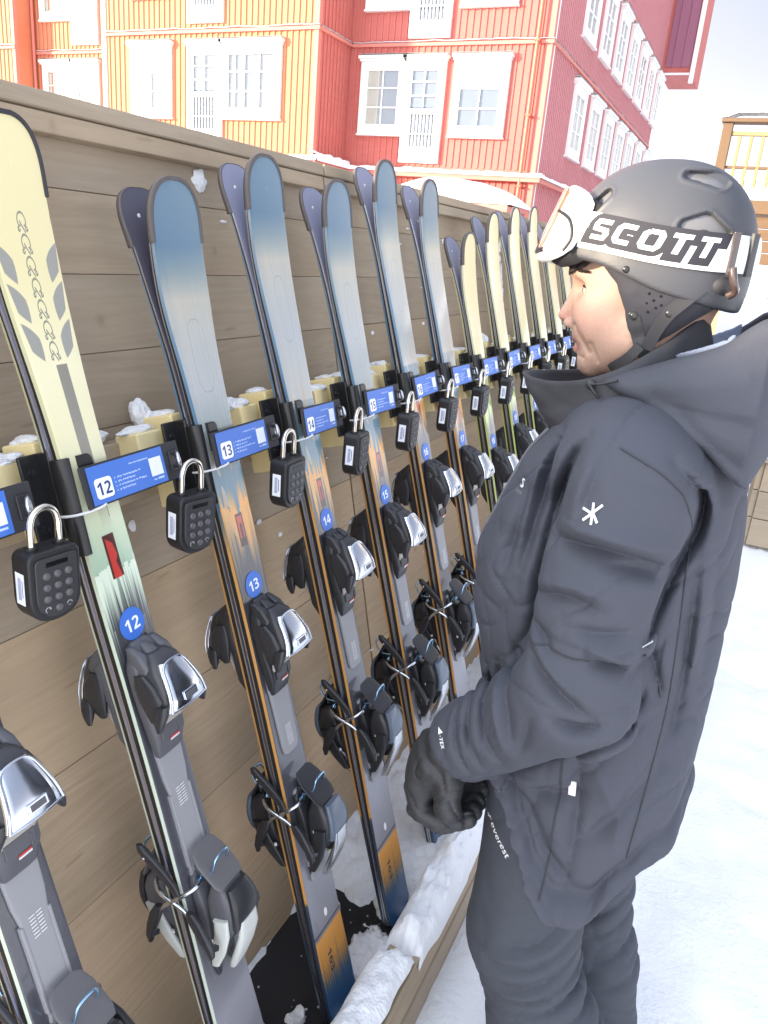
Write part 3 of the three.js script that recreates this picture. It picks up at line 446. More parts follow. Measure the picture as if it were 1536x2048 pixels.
// ---- clamps
const clampBlack = std(0.014, 0.014, 0.015, 0.28), zipWhite = std(0.75, 0.75, 0.76, 0.4), boltMat = std(0.03, 0.03, 0.033, 0.3, { metalness: 0.4 });
{
  const back = merge([at(rbox(0.046, 0.132, 0.006, 0.0028, 2), -0.036, -0.005, -0.028), at(rbox(0.022, 0.132, 0.03, 0.004, 2), -0.016, -0.005, -0.017)]);
  const bolts = ([0.035, -0.05].map((y) => merge([at(new THREE.CylinderGeometry(0.006, 0.007, 0.005, 8), -0.042, y, -0.0235, Math.PI / 2), at(new THREE.CylinderGeometry(0.0035, 0.0035, 0.004, 6), -0.042, y, -0.0195, Math.PI / 2)])));
  const tb = new THREE.Shape(); tb.absarc(0, 0, 0.0185, -0.6, Math.PI * 1.42, false); tb.absarc(0, 0, 0.0145, Math.PI * 1.42, -0.6, true); tb.closePath();
  const tubeG = at(at(new THREE.ExtrudeGeometry(tb, { depth: 0.145, bevelEnabled: true, bevelSize: 0.0012, bevelThickness: 0.0012, bevelSegments: 1, curveSegments: 28 }), 0, 0, 0, -Math.PI / 2), -0.008, -0.098, 0.004);
  const fs = new THREE.Shape(); { const w = 0.012, h = 0.024, r = 0.009; fs.moveTo(-w, -h); fs.lineTo(w - r, -h); fs.quadraticCurveTo(w, -h, w, -h + r); fs.lineTo(w, h - r); fs.quadraticCurveTo(w, h, w - r, h); fs.lineTo(-w, h); fs.closePath(); }
  const flap = at(new THREE.ExtrudeGeometry(fs, { depth: 0.012, bevelEnabled: true, bevelSize: 0.002, bevelThickness: 0.002, bevelSegments: 2 }), 0.018, 0.022, 0.008);
  const zip = tube([[-0.029, -0.036, 0.006], [-0.022, -0.036, 0.024], [-0.006, -0.035, 0.0335], [0.012, -0.033, 0.0385], [0.022, -0.031, 0.0375], [0.022, -0.030, 0.030], [0.008, -0.033, 0.012], [-0.010, -0.036, -0.014], [-0.026, -0.036, -0.008]], 0.0021, 60, 6, true);
  const proto = new THREE.Group();
  mesh('back_plate', back, clampBlack, proto); for (const q of bolts) mesh('bolt', q, boltMat, proto); mesh('tube', tubeG, clampBlack, proto); mesh('flap', flap, clampBlack, proto); mesh('cable_tie', zip, zipWhite, proto);
  for (const k of SLOTS) { const c = proto.clone(); c.name = numbered('ski_clamp'); scene.add(c); place(c, rackM(k)); tag(c, k === 11 ? 'black metal ski clamp at the left end of the rail, partly cut by the frame' : `black metal ski clamp left of the blue plate numbered ${WORD[k]}`, 'clamp', 'ski clamps along the rail'); }
}
// ---- blue number plates hinged on the clamps
{
  const plateG = at(rbox(0.218, 0.064, 0.004, 0.0018), 0.098, -0.002, 0.034);
  const eyeG = at(new THREE.TorusGeometry(0.0115, 0.0036, 12, 28), 0.189, -0.002, 0.046, 0, Math.PI / 2 - 0.75), eyePlate = at(rbox(0.024, 0.034, 0.004, 0.0018), 0.19, -0.002, 0.0375);
  const printG = new THREE.PlaneGeometry(0.166, 0.058);
  const nums = {};
  const drawPlate = (n) => canvasTex(512, 180, (c, w, h) => {
    c.fillStyle = '#4676cc'; c.fillRect(0, 0, w, h);
    c.fillStyle = '#ffffff'; c.beginPath(); c.roundRect(30, 62, 108, 96, 18); c.fill();
    c.fillStyle = '#173a78'; c.font = 'bold 84px sans-serif'; c.textAlign = 'center'; c.textBaseline = 'middle'; c.fillText(String(n), 84, 113);
    const r = (i) => { const s = Math.sin(i * 127.1 + n) * 43758.5; return s - Math.floor(s); };
    c.fillStyle = 'rgba(225,235,255,0.85)'; // small print, too fine to read
    for (let l = 0; l < 4; l++) { let x = 178; c.fillRect(158, 78 + l * 20, 5, 7); const end = 330 + [10, -40, 40, -50][l]; let q = 0; while (x < end) { const ww = 3 + r(l * 50 + q) * 5; c.fillRect(x, 78 + l * 20 + (r(q + 9) > 0.7 ? -2 : 0), ww, 6 + (r(q + 3) > 0.7 ? 2 : 0)); x += ww + (r(q + l) > 0.82 ? 8 : 2); q++; } }
    { let x = 270, q = 0; while (x < 400) { const ww = 3 + r(900 + q) * 5; c.fillRect(x, 34, ww, 6); x += ww + (r(q) > 0.8 ? 7 : 2); q++; } }
    c.fillStyle = '#eef2fb'; c.fillRect(404, 44, 88, 92);
    c.fillStyle = 'rgba(225,235,255,0.8)'; c.fillRect(412, 150, 24, 6); c.fillRect(444, 147, 44, 10);
  });
  for (const k of SLOTS) {
    const g = thing('number_plate', k === 11 ? 'blue plate cut by the left edge of the photo' : `blue plate numbered ${WORD[k]} on a black strip below the rail`, 'sign', [0, 0, 0], 'blue number plates along the rail');
    mesh('strip', plateG, blackMatte, g); const t = drawPlate(k); const p = mesh('print', printG, new THREE.MeshStandardMaterial({ map: t, roughness: 0.42 }), g); p.position.set(0.082, -0.002, 0.0372); mesh('eye', eyeG, steel, g); mesh('eye_plate', eyePlate, blackPlastic, g);
    place(g, rackM(k)); g.rotateX(rr(-0.04, 0.04)); g.rotateZ(rr(-0.02, 0.02)); g.rotateY(rr(-0.03, 0.04) + (k === 14 ? 0.10 : 0));
  }
}
// ---- padlocks
{
  const w = 0.0365, h = 0.098, sh = new THREE.Shape();
  sh.moveTo(-w + 0.01, 0); sh.lineTo(w - 0.01, 0); sh.quadraticCurveTo(w, 0, w, -0.01); sh.lineTo(w, -h + 0.036); sh.quadraticCurveTo(w, -h, 0, -h); sh.quadraticCurveTo(-w, -h, -w, -h + 0.036); sh.lineTo(-w, -0.01); sh.quadraticCurveTo(-w, 0, -w + 0.01, 0);
  const body = at(new THREE.ExtrudeGeometry(sh, { depth: 0.030, bevelEnabled: true, bevelSize: 0.003, bevelThickness: 0.004, bevelSegments: 3, curveSegments: 16 }), 0, 0, -0.015);
  const fsh = new THREE.Shape(); { const W = w - 0.006, H0 = -0.006, H1 = -h + 0.006; fsh.moveTo(-W + 0.008, H0); fsh.lineTo(W - 0.008, H0); fsh.quadraticCurveTo(W, H0, W, H0 - 0.008); fsh.lineTo(W, H1 + 0.034); fsh.quadraticCurveTo(W, H1, 0, H1); fsh.quadraticCurveTo(-W, H1, -W, H1 + 0.034); fsh.lineTo(-W, H0 - 0.008); fsh.quadraticCurveTo(-W, H0, -W + 0.008, H0); }
  const face = at(new THREE.ExtrudeGeometry(fsh, { depth: 0.003, bevelEnabled: true, bevelSize: 0.001, bevelThickness: 0.001, bevelSegments: 1, curveSegments: 16 }), 0, 0, 0.0185);
  const keyG = (() => { const pts = [[0, 0.0032], [0.0038, 0.003], [0.0052, 0.0022], [0.0056, 0]].map(([a, b]) => new THREE.Vector2(a, b)); return at(new THREE.LatheGeometry(pts.reverse(), 14), 0, 0, 0, Math.PI / 2); })();
  const shk = tube([[-0.021, -0.006, 0], [-0.021, 0.02, 0], [-0.0205, 0.036, 0], [-0.014, 0.052, 0], [0, 0.058, 0], [0.014, 0.052, 0], [0.0205, 0.036, 0], [0.021, 0.02, 0], [0.021, -0.006, 0]], 0.0048, 48, 12);
  const collars = ([-0.021, 0.021].map((x) => at(new THREE.CylinderGeometry(0.0085, 0.0085, 0.004, 16), x, 0.0045, 0)));
  const proto = new THREE.Group();
  const plastic = std(0.016, 0.016, 0.018, 0.42), faceMat = std(0.035, 0.034, 0.036, 0.36), keyMat = std(0.10, 0.10, 0.105, 0.32), bright = std(0.74, 0.69, 0.60, 0.16, { metalness: 1 });
  mesh('body', body, plastic, proto); const fm = mesh('keypad', face, faceMat, proto);
  for (let r = 0; r < 4; r++) for (let c = 0; c < 3; c++) { if (r === 3 && c !== 1) continue; const key = mesh('key', keyG, keyMat, fm); key.position.set((c - 1) * 0.0165, -0.030 - r * 0.0168, 0.0225); }
  const sym = std(0.35, 0.35, 0.36, 0.5);
  mesh('symbol', merge([at(new THREE.TorusGeometry(0.0038, 0.0007, 5, 14, 4.2), -0.0165, -0.0795, 0.0228), at(new THREE.ConeGeometry(0.002, 0.0035, 5), -0.0135, -0.0765, 0.0228), at(new THREE.TorusGeometry(0.0036, 0.0007, 5, 12, 3.2), 0.0165, -0.0795, 0.0228), at(rbox(0.004, 0.0008, 0.0008, 0.0003), 0.0165, -0.0765, 0.0228), at(rbox(0.004, 0.0008, 0.0008, 0.0003), 0.0165, -0.0825, 0.0228)]), sym, fm);
  mesh('window', at(rbox(0.034, 0.007, 0.0015, 0.0007), 0, -0.0145, 0.0226), std(0.005, 0.005, 0.006, 0.15), fm);
  mesh('shackle', shk, bright, proto); for (const q of collars) mesh('collar', q, plastic, proto);
  const st = canvasTex(128, 384, (c, W, H) => { c.fillStyle = '#f2f4fa'; c.fillRect(0, 0, W, H); c.fillStyle = '#35508f'; for (let i = 0; i < 34; i++) { const a = Math.sin(i * 91.7) * 0.5 + 0.5; c.fillRect(34, 60 + i * 8, 46, 2 + a * 4); } c.fillRect(92, 80, 10, 210); });
  const sg = new THREE.PlaneGeometry(0.019, 0.046); sg.rotateY(-Math.PI / 2); sg.translate(-w - 0.0034, -0.048, -0.001);
  mesh('sticker', sg, new THREE.MeshStandardMaterial({ map: st, roughness: 0.5 }), proto);
  for (const k of SLOTS) {
    const c = proto.clone(); c.name = numbered('padlock'); scene.add(c);
    const p = V3(0.189, -0.058, 0.056).applyMatrix4(rackM(k));
    c.position.copy(p); c.rotation.set(0, Math.PI / 2 + rr(-0.16, 0.14) - (k < 13 ? 0.08 : 0), rr(-0.07, 0.07), 'YXZ');
    tag(c, k === 11 ? 'black keypad padlock hanging nearest to the camera at the far left' : `black keypad padlock hanging from the right end of the blue plate numbered ${WORD[k]}`, 'padlock', 'keypad padlocks along the rail');
  }
}
// ---- skis
const WMAX = 0.068;
function halfW(s, L) { // outline of the ski, tail at s = 0
  const key = [[-0.01, 0.053], [0.03, 0.058], [0.25, 0.056], [0.6, 0.048], [0.92, 0.0445], [1.22, 0.047], [1.45, 0.054], [L - 0.19, 0.065], [L - 0.1, 0.0655], [L + 0.1, 0.064]];
  let i = 0; while (i < key.length - 2 && s > key[i + 1][0]) i++;
  const g = (a) => key[clamp(a, 0, key.length - 1)], [s0, a] = g(i), [s1, b] = g(i + 1), t = (s - s0) / (s1 - s0), m0 = (b - g(i - 1)[1]) / (s1 - g(i - 1)[0] || 1) * (s1 - s0), m1 = (g(i + 2)[1] - a) / (g(i + 2)[0] - s0 || 1) * (s1 - s0);
  let w = (2 * t ** 3 - 3 * t ** 2 + 1) * a + (t ** 3 - 2 * t ** 2 + t) * m0 + (-2 * t ** 3 + 3 * t ** 2) * b + (t ** 3 - t ** 2) * m1;
  const q = (s - (L - 0.085)) / 0.085; if (q > 0) w *= Math.pow(Math.max(0, 1 - Math.pow(q, 2.7)), 0.42);
  const p = (0.02 - s) / 0.03; if (p > 0) w *= Math.pow(Math.max(0, 1 - Math.pow(p, 3)), 0.3);
  return Math.max(w, 0.001);
}
const rise = (s, L) => { const q = clamp((s - (L - 0.30)) / 0.30, 0, 1); const p = clamp((0.06 - s) / 0.06, 0, 1); return 0.034 * Math.pow(q, 2.3) + 0.006 * p * p; };
const thick = (s, L) => lerp(0.0085, 0.019, Math.pow(Math.max(0, Math.sin(Math.PI * clamp((s + 0.1) / (L + 0.1), 0, 1))), 0.8));
function skiGeo(L, narrow) {
  const HW = (s, l) => halfW(s, l) * (narrow ? lerp(1, 0.84, smooth(1.1, 1.45, s)) : 1);
  const S = []; for (let s = -0.008; s < L - 0.3; s += 0.03) S.push(s); for (let s = L - 0.3; s < L - 0.085; s += 0.014) S.push(s); for (let i = 0; i <= 18; i++) S.push(L - 0.085 * Math.pow(1 - i / 18, 1.6) - (i === 18 ? 0.0004 : 0)); S.unshift(-0.0095); 
  const strip = (cols) => { // cols: list of fn(w, z0, t) -> [x, z, fixed u]
    const pos = [], uv = [], idx = [], n = cols.length; S.forEach((s) => { const w = HW(s, L), z0 = 0.0015 + rise(s, L), t = thick(s, L); cols.forEach((c) => { const [x, z, u] = c(w, z0, t); pos.push(x, s, z); uv.push(u ?? 0.5 + x / (2 * WMAX), s / L); }); });
    for (let j = 0; j < S.length - 1; j++) for (let i = 0; i < n - 1; i++) { const a = j * n + i, b = a + n; idx.push(a, a + 1, b, a + 1, b + 1, b); }
    const g = new THREE.BufferGeometry(); g.setAttribute('position', new THREE.Float32BufferAttribute(pos, 3)); g.setAttribute('uv', new THREE.Float32BufferAttribute(uv, 2)); g.setIndex(idx); g.computeVertexNormals(); return g;
  };
  const top = merge([strip([(w, z, t) => [-w + 0.0006, z + t - 0.0072, 0.012], (w, z, t) => [-w + 0.0022, z + t - 0.0012, 0.012]]), strip([(w, z, t) => [-w + 0.0022, z + t - 0.0012], (w, z, t) => [-Math.max(0, w - 0.006), z + t], (w, z, t) => [0, z + t + 0.0004], (w, z, t) => [Math.max(0, w - 0.006), z + t], (w, z, t) => [w - 0.0022, z + t - 0.0012]]), strip([(w, z, t) => [w - 0.0022, z + t - 0.0012, 0.012], (w, z, t) => [w - 0.0006, z + t - 0.0072, 0.012]])]);
  const sideB = (sg) => strip(sg < 0 ? [(w, z) => [-w, z + 0.003], (w, z, t) => [-w, z + t * 0.45], (w, z, t) => [-w + 0.0006, z + t - 0.0072]] : [(w, z, t) => [w - 0.0006, z + t - 0.0072], (w, z, t) => [w, z + t * 0.45], (w, z) => [w, z + 0.003]]);
  const edge = [strip([(w, z) => [-w, z], (w, z) => [-w - 0.0004, z + 0.001], (w, z) => [-w, z + 0.003]]), strip([(w, z) => [w, z + 0.003], (w, z) => [w + 0.0004, z + 0.001], (w, z) => [w, z]])];
  const base = strip([(w, z) => [w, z], (w, z) => [0, z], (w, z) => [-w, z]]);
  // tip bumper: a lip round the shovel
  const gp = []; const T = S.filter((s) => s > L - 0.105); const rim = [...T.map((s) => [-HW(s, L), s]), ...T.slice(0, -1).reverse().map((s) => [HW(s, L), s])];
  const rg = rim.map(([x, s], i) => { const a = rim[Math.max(0, i - 1)], b = rim[Math.min(rim.length - 1, i + 1)]; let tx = b[0] - a[0], ty = b[1] - a[1]; const l = Math.hypot(tx, ty) || 1; const ox = -ty / l, oy = tx / l; const z0 = 0.0015 + rise(s, L), t = thick(s, L); const P = (o, z) => [x + ox * o, s + oy * o, z]; return [P(0.0015, z0 - 0.0008), P(0.0028, z0 + t * 0.5), P(0.0015, z0 + t + 0.0012), P(-0.005, z0 + t + 0.0014), P(-0.005, z0 + t * 0.5)]; });
  const guard = loft(rg);
  return { top, side: [sideB(-1), sideB(1)], edge, base, guard };
}
// top sheet prints; y runs down from the tip
const streak = (c, x, y0, y1, w, col, up = 1) => { const g = c.createLinearGradient(0, y0, 0, y1); g.addColorStop(0, col); g.addColorStop(1, col.replace(/[\d.]+\)$/, '0)')); c.fillStyle = g; c.beginPath(); c.moveTo(x - w, y0); c.lineTo(x + w, y0); c.lineTo(x + w * 0.15, y1); c.lineTo(x - w * 0.15, y1); c.closePath(); c.fill(); };
function flames(c, W, y, len, n, col, sd, wm = 14) { for (let i = 0; i < n; i++) { const a = Math.abs(Math.sin(i * 12.9 + sd) * 43758.5) % 1, b = Math.abs(Math.sin(i * 78.2 + sd) * 24634.6) % 1; streak(c, a * W, y - len * 0.2 * b, y + len * (0.3 + 0.9 * b), 2 + wm * (1 - b) * a, col); } }
function scuffs(c, W, H, sd) { for (let i = 0; i < 70; i++) { const q = (n) => Math.abs(Math.sin(i * 12.7 + n * 5.3 + sd) * 9173) % 1; const e = q(1) < 0.6 ? (q(2) < 0.5 ? q(3) * 0.12 : 1 - q(3) * 0.12) : q(3); c.strokeStyle = q(4) < 0.55 ? `rgba(255,255,255,${0.12 + 0.25 * q(5)})` : `rgba(40,40,44,${0.1 + 0.25 * q(5)})`; c.lineWidth = 0.6 + 1.2 * q(6); c.beginPath(); const x = e * W, y = q(7) * H, l = 8 + 60 * q(8) * q(8), a = Math.PI / 2 + (q(9) - 0.5) * 1.6; c.moveTo(x, y); c.lineTo(x + Math.cos(a) * l * 0.4, y + Math.sin(a) * l); c.stroke(); } }
function topsheetBlue(L, b, warm) {
  return canvasTex(256, 2048, (c, W, H) => {
    const Y = (s) => (1 - s / L) * H; let g = c.createLinearGradient(0, 0, 0, H); const st = (s, col) => g.addColorStop(clamp(1 - s / L, 0, 1), col);
    st(L, '#517489'); st(L - 0.11, '#496e85'); st(L - 0.155, '#7b8c8e'); st(L - 0.20, '#b6b1a0'); st(L - 0.26, '#b3b3aa'); st(L - 0.36, '#adb0ae'); st(L - 0.5, '#b1b0a6'); st(1.36, '#8d9998'); st(1.28, '#658390'); st(1.20, '#4f768a'); st(1.14, '#454f58'); st(1.06, '#3c3c42'); st(0.9, '#414147'); st(0.7, '#505058'); st(0.0, '#56565e');
    c.fillStyle = g; c.fillRect(0, 0, W, H);
    g = c.createLinearGradient(0, 0, W, 0); g.addColorStop(0, 'rgba(70,95,120,0.16)'); g.addColorStop(0.25, 'rgba(60,110,180,0)'); g.addColorStop(1, 'rgba(150,160,150,0.12)'); c.fillStyle = g; c.fillRect(0, 0, W, Y(1.2));
    for (let i = 0; i < 90; i++) { const a = Math.abs(Math.sin(i * 3.7 + b) * 9137) % 1, d = Math.abs(Math.sin(i * 9.1) * 5113) % 1; c.fillStyle = i % 2 ? 'rgba(255,255,255,0.05)' : 'rgba(70,100,130,0.05)'; c.fillRect(a * W, Y(L - 0.15) + d * 600, 2 + a * 5, 120 + d * 200); }
    streak(c, W * 0.56, Y(1.3), Y(L - 0.42), 12, 'rgba(176,150,118,0.8)'); streak(c, W * 0.60, Y(1.27), Y(L - 0.3), 5, 'rgba(190,150,110,0.7)');
    for (const [x, y] of [[0.3, 0.50], [0.33, 0.56], [0.36, 0.62]]) { c.fillStyle = 'rgba(205,185,165,0.55)'; c.beginPath(); c.ellipse(W * x, Y(L - y), 9, 26, -0.3, 0, 7); c.fill(); }
    c.strokeStyle = 'rgba(120,130,135,0.35)'; c.lineWidth = 3; c.beginPath(); c.roundRect(W * 0.36, Y(L - 0.235), W * 0.3, 150, 30); c.stroke();
    // amber flames over black
    for (let i = 0; i < 16; i++) { const a = Math.abs(Math.sin(i * 17.3 + b * 3) * 917) % 1, x = W * (0.1 + 0.8 * a), e = Math.abs(a - 0.5) * 2; streak(c, x, Y(1.215 - 0.03 * (1 - e)), Y(1.02 + 0.07 * (1 - e)), 9 + 10 * e, 'rgba(226,160,74,0.95)'); streak(c, x, Y(1.215 - 0.03 * (1 - e)), Y(1.27 - 0.03 * (1 - e)), 7, 'rgba(232,160,70,0.9)'); }
    for (let i = 0; i < 14; i++) { const a = Math.abs(Math.sin(i * 7.7 + b) * 531) % 1; streak(c, W * a, Y(1.02), Y(1.13), 5, 'rgba(50,52,60,0.8)'); }
    // tail print with the length
    c.fillStyle = '#85858d'; c.fillRect(0, Y(0.52), W, H); c.fillStyle = '#e2a052'; c.fillRect(0, Y(0.235), W, H - Y(0.235));
    g = c.createLinearGradient(0, Y(0.16), 0, Y(0.0)); g.addColorStop(0, 'rgba(50,110,170,0)'); g.addColorStop(0.45, 'rgba(52,112,168,1)'); g.addColorStop(1, '#2c5f97'); c.fillStyle = g; c.fillRect(0, Y(0.17), W, H);
    for (let i = 0; i < 16; i++) { const a = (i + 0.5) / 16, q = Math.abs(Math.sin(i * 5.3 + 1) * 813) % 1; streak(c, W * a, Y(0.075), Y(0.12 + 0.10 * q), 9, 'rgba(56,112,165,0.95)'); streak(c, W * (a + 0.03), Y(0.15), Y(0.05 + 0.05 * q), 6, 'rgba(226,160,82,0.95)'); }
    c.fillStyle = 'rgba(40,44,54,0.9)'; c.fillRect(0, Y(0.247), W, 5); c.save(); c.translate(W * 0.34, Y(0.19)); c.rotate(Math.PI / 2); c.font = 'bold 40px sans-serif'; c.fillStyle = '#27344e'; c.fillText('163', 0, 0); c.restore();
    c.fillStyle = '#f4f4f6'; c.beginPath(); c.ellipse(W * 0.5, Y(0.275), 11, 12, 0, 0, 7); c.fill();
    scuffs(c, W, H, b); g = c.createLinearGradient(0, 0, 0, H); st(L, '#8a8f92'); st(1.4, '#5b7f9c'); st(1.2, '#4f6f88'); st(1.12, '#cf9a58'); st(0.34, '#d29650'); st(0.33, '#3c4450'); st(0, '#2c4460'); c.fillStyle = g; c.fillRect(0, 0, 5, H);
    c.fillStyle = '#3a1712'; c.fillRect(W * 0.43, Y(1.185), W * 0.16, 74); c.fillStyle = '#c2402c'; c.fillRect(W * 0.455, Y(1.18), W * 0.11, 50); c.fillStyle = '#3a1712'; c.fillRect(W * 0.49, Y(1.165), W * 0.05, 34);
  });
}
function topsheetYellow(L, b, far) {
  return canvasTex(256, 2048, (c, W, H) => {
    const Y = (s) => (1 - s / L) * H; let g = c.createLinearGradient(0, 0, 0, H); const st = (s, col) => g.addColorStop(clamp(1 - s / L, 0, 1), col);
    const A = far ? ['#e4d9a8', '#e6dfba', '#e1daac', '#ccd092', '#9db868'] : ['#e4d9a6', '#e9e3bb', '#e6e0b6', '#d2dcb8', '#a9c4a9'];
    st(L, A[0]); st(L - 0.2, A[0]); st(L - 0.34, A[1]); st(1.4, A[2]); st(1.26, A[3]); st(1.18, A[4]); st(1.10, '#4b4d50'); st(1.02, '#3a3a40'); st(0.5, '#5a5a60'); st(0.36, '#86858c'); st(0, '#86858c');
    c.fillStyle = g; c.fillRect(0, 0, W, H);
    if (!far) {
      const leaf = (x, y, k) => { c.fillStyle = '#96958c'; c.beginPath(); c.moveTo(x, y); c.quadraticCurveTo(x + 30 * k, y + 8, x + 46 * k, y + 26); c.quadraticCurveTo(x + 50 * k, y + 46, x + 44 * k, y + 62); c.quadraticCurveTo(x + 22 * k, y + 52, x + 12 * k, y + 44); c.closePath(); c.fill(); };
      for (let i = 0; i < 3; i++) { leaf(W * 0.11 + i * 9, Y(L - 0.165) + i * 60, 1); leaf(W * 0.89 - i * 9, Y(L - 0.165) + i * 60, -1); }
      c.strokeStyle = '#77756c'; c.lineWidth = 2.6; c.lineCap = 'round'; const y0 = Y(L - 0.125); // ornamental scrollwork
      for (let i = 0; i < 7; i++) { const y = y0 + i * 33, x = W * 0.5; for (const k of [-1, 1]) { c.beginPath(); c.moveTo(x, y); c.bezierCurveTo(x + 17 * k, y + 3, x + 15 * k, y + 22, x + 6 * k, y + 20); c.stroke(); c.beginPath(); c.arc(x + 12 * k, y + 25, 3, 0, 5); c.stroke(); } c.beginPath(); c.moveTo(x - 6, y + 14); c.lineTo(x + 6, y + 30); c.stroke(); }
      g = c.createLinearGradient(0, Y(L - 0.335), 0, Y(1.24)); g.addColorStop(0, 'rgba(132,128,116,1)'); g.addColorStop(0.6, 'rgba(140,136,124,1)'); g.addColorStop(1, 'rgba(168,164,150,0)'); c.fillStyle = g; c.fillRect(W * 0.47, Y(L - 0.335), W * 0.145, Y(1.24) - Y(L - 0.335)); c.fillStyle = 'rgba(120,116,104,0.8)'; c.fillRect(W * 0.605, Y(L - 0.5), 3, Y(1.26) - Y(L - 0.5));
    } else { for (let i = 0; i < 22; i++) { const a = Math.abs(Math.sin(i * 5.1 + b) * 731) % 1, d = Math.abs(Math.sin(i * 2.3 + b) * 311) % 1; c.fillStyle = 'rgba(130,125,105,0.35)'; c.fillRect(W * (0.3 + 0.45 * a), Y(L - 0.3) + d * 260, 2, 60 + 120 * d); } c.fillStyle = '#4a4a44'; c.fillRect(W * 0.5, Y(1.25), 8, 60); }
    for (let i = 0; i < 26; i++) { const a = Math.abs(Math.sin(i * 17.3 + b * 3) * 917) % 1, q = Math.abs(Math.sin(i * 3.3 + b) * 517) % 1; streak(c, W * (0.1 + 0.8 * a), Y(1.17 + 0.02 * q), Y(1.02 + 0.08 * q), 4 + 7 * q, far ? 'rgba(200,214,120,0.9)' : 'rgba(226,238,214,0.95)'); streak(c, W * (0.1 + 0.8 * q), Y(1.09), Y(1.15 + 0.06 * a), 3 + 4 * a, 'rgba(66,70,72,0.8)'); }
    scuffs(c, W, H, b + 3); g = c.createLinearGradient(0, 0, 0, H); st(L, '#cfc9a0'); st(1.3, '#c4c39c'); st(1.15, far ? '#b9c468' : '#cfdcc6'); st(0, far ? '#c6cf8a' : '#dfe8dc'); c.fillStyle = g; c.fillRect(0, 0, 5, H);
    if (!far) { c.fillStyle = '#4a1812'; c.fillRect(W * 0.42, Y(1.235), W * 0.17, 78); c.fillStyle = '#c5362b'; c.beginPath(); c.moveTo(W * 0.45, Y(1.23)); c.lineTo(W * 0.54, Y(1.22)); c.lineTo(W * 0.57, Y(1.2)); c.lineTo(W * 0.53, Y(1.19)); c.lineTo(W * 0.57, Y(1.165)); c.lineTo(W * 0.45, Y(1.165)); c.closePath(); c.fill(); }
    c.fillStyle = '#efeff2'; c.beginPath(); c.ellipse(W * 0.5, Y(0.10), 10, 11, 0, 0, 7); c.fill();
  });
}
const baseMat = std(0.27, 0.28, 0.38, 0.35), baseDark = std(0.085, 0.08, 0.11, 0.4), sideBlack = std(0.016, 0.016, 0.018, 0.4), edgeMat = std(0.72, 0.73, 0.75, 0.25, { metalness: 1 }), sideAmber = std(0.62, 0.30, 0.075, 0.4), sidePale = std(0.55, 0.60, 0.50, 0.4), guardMat = std(0.10, 0.085, 0.08, 0.5), guardBlack = std(0.03, 0.03, 0.034, 0.5);
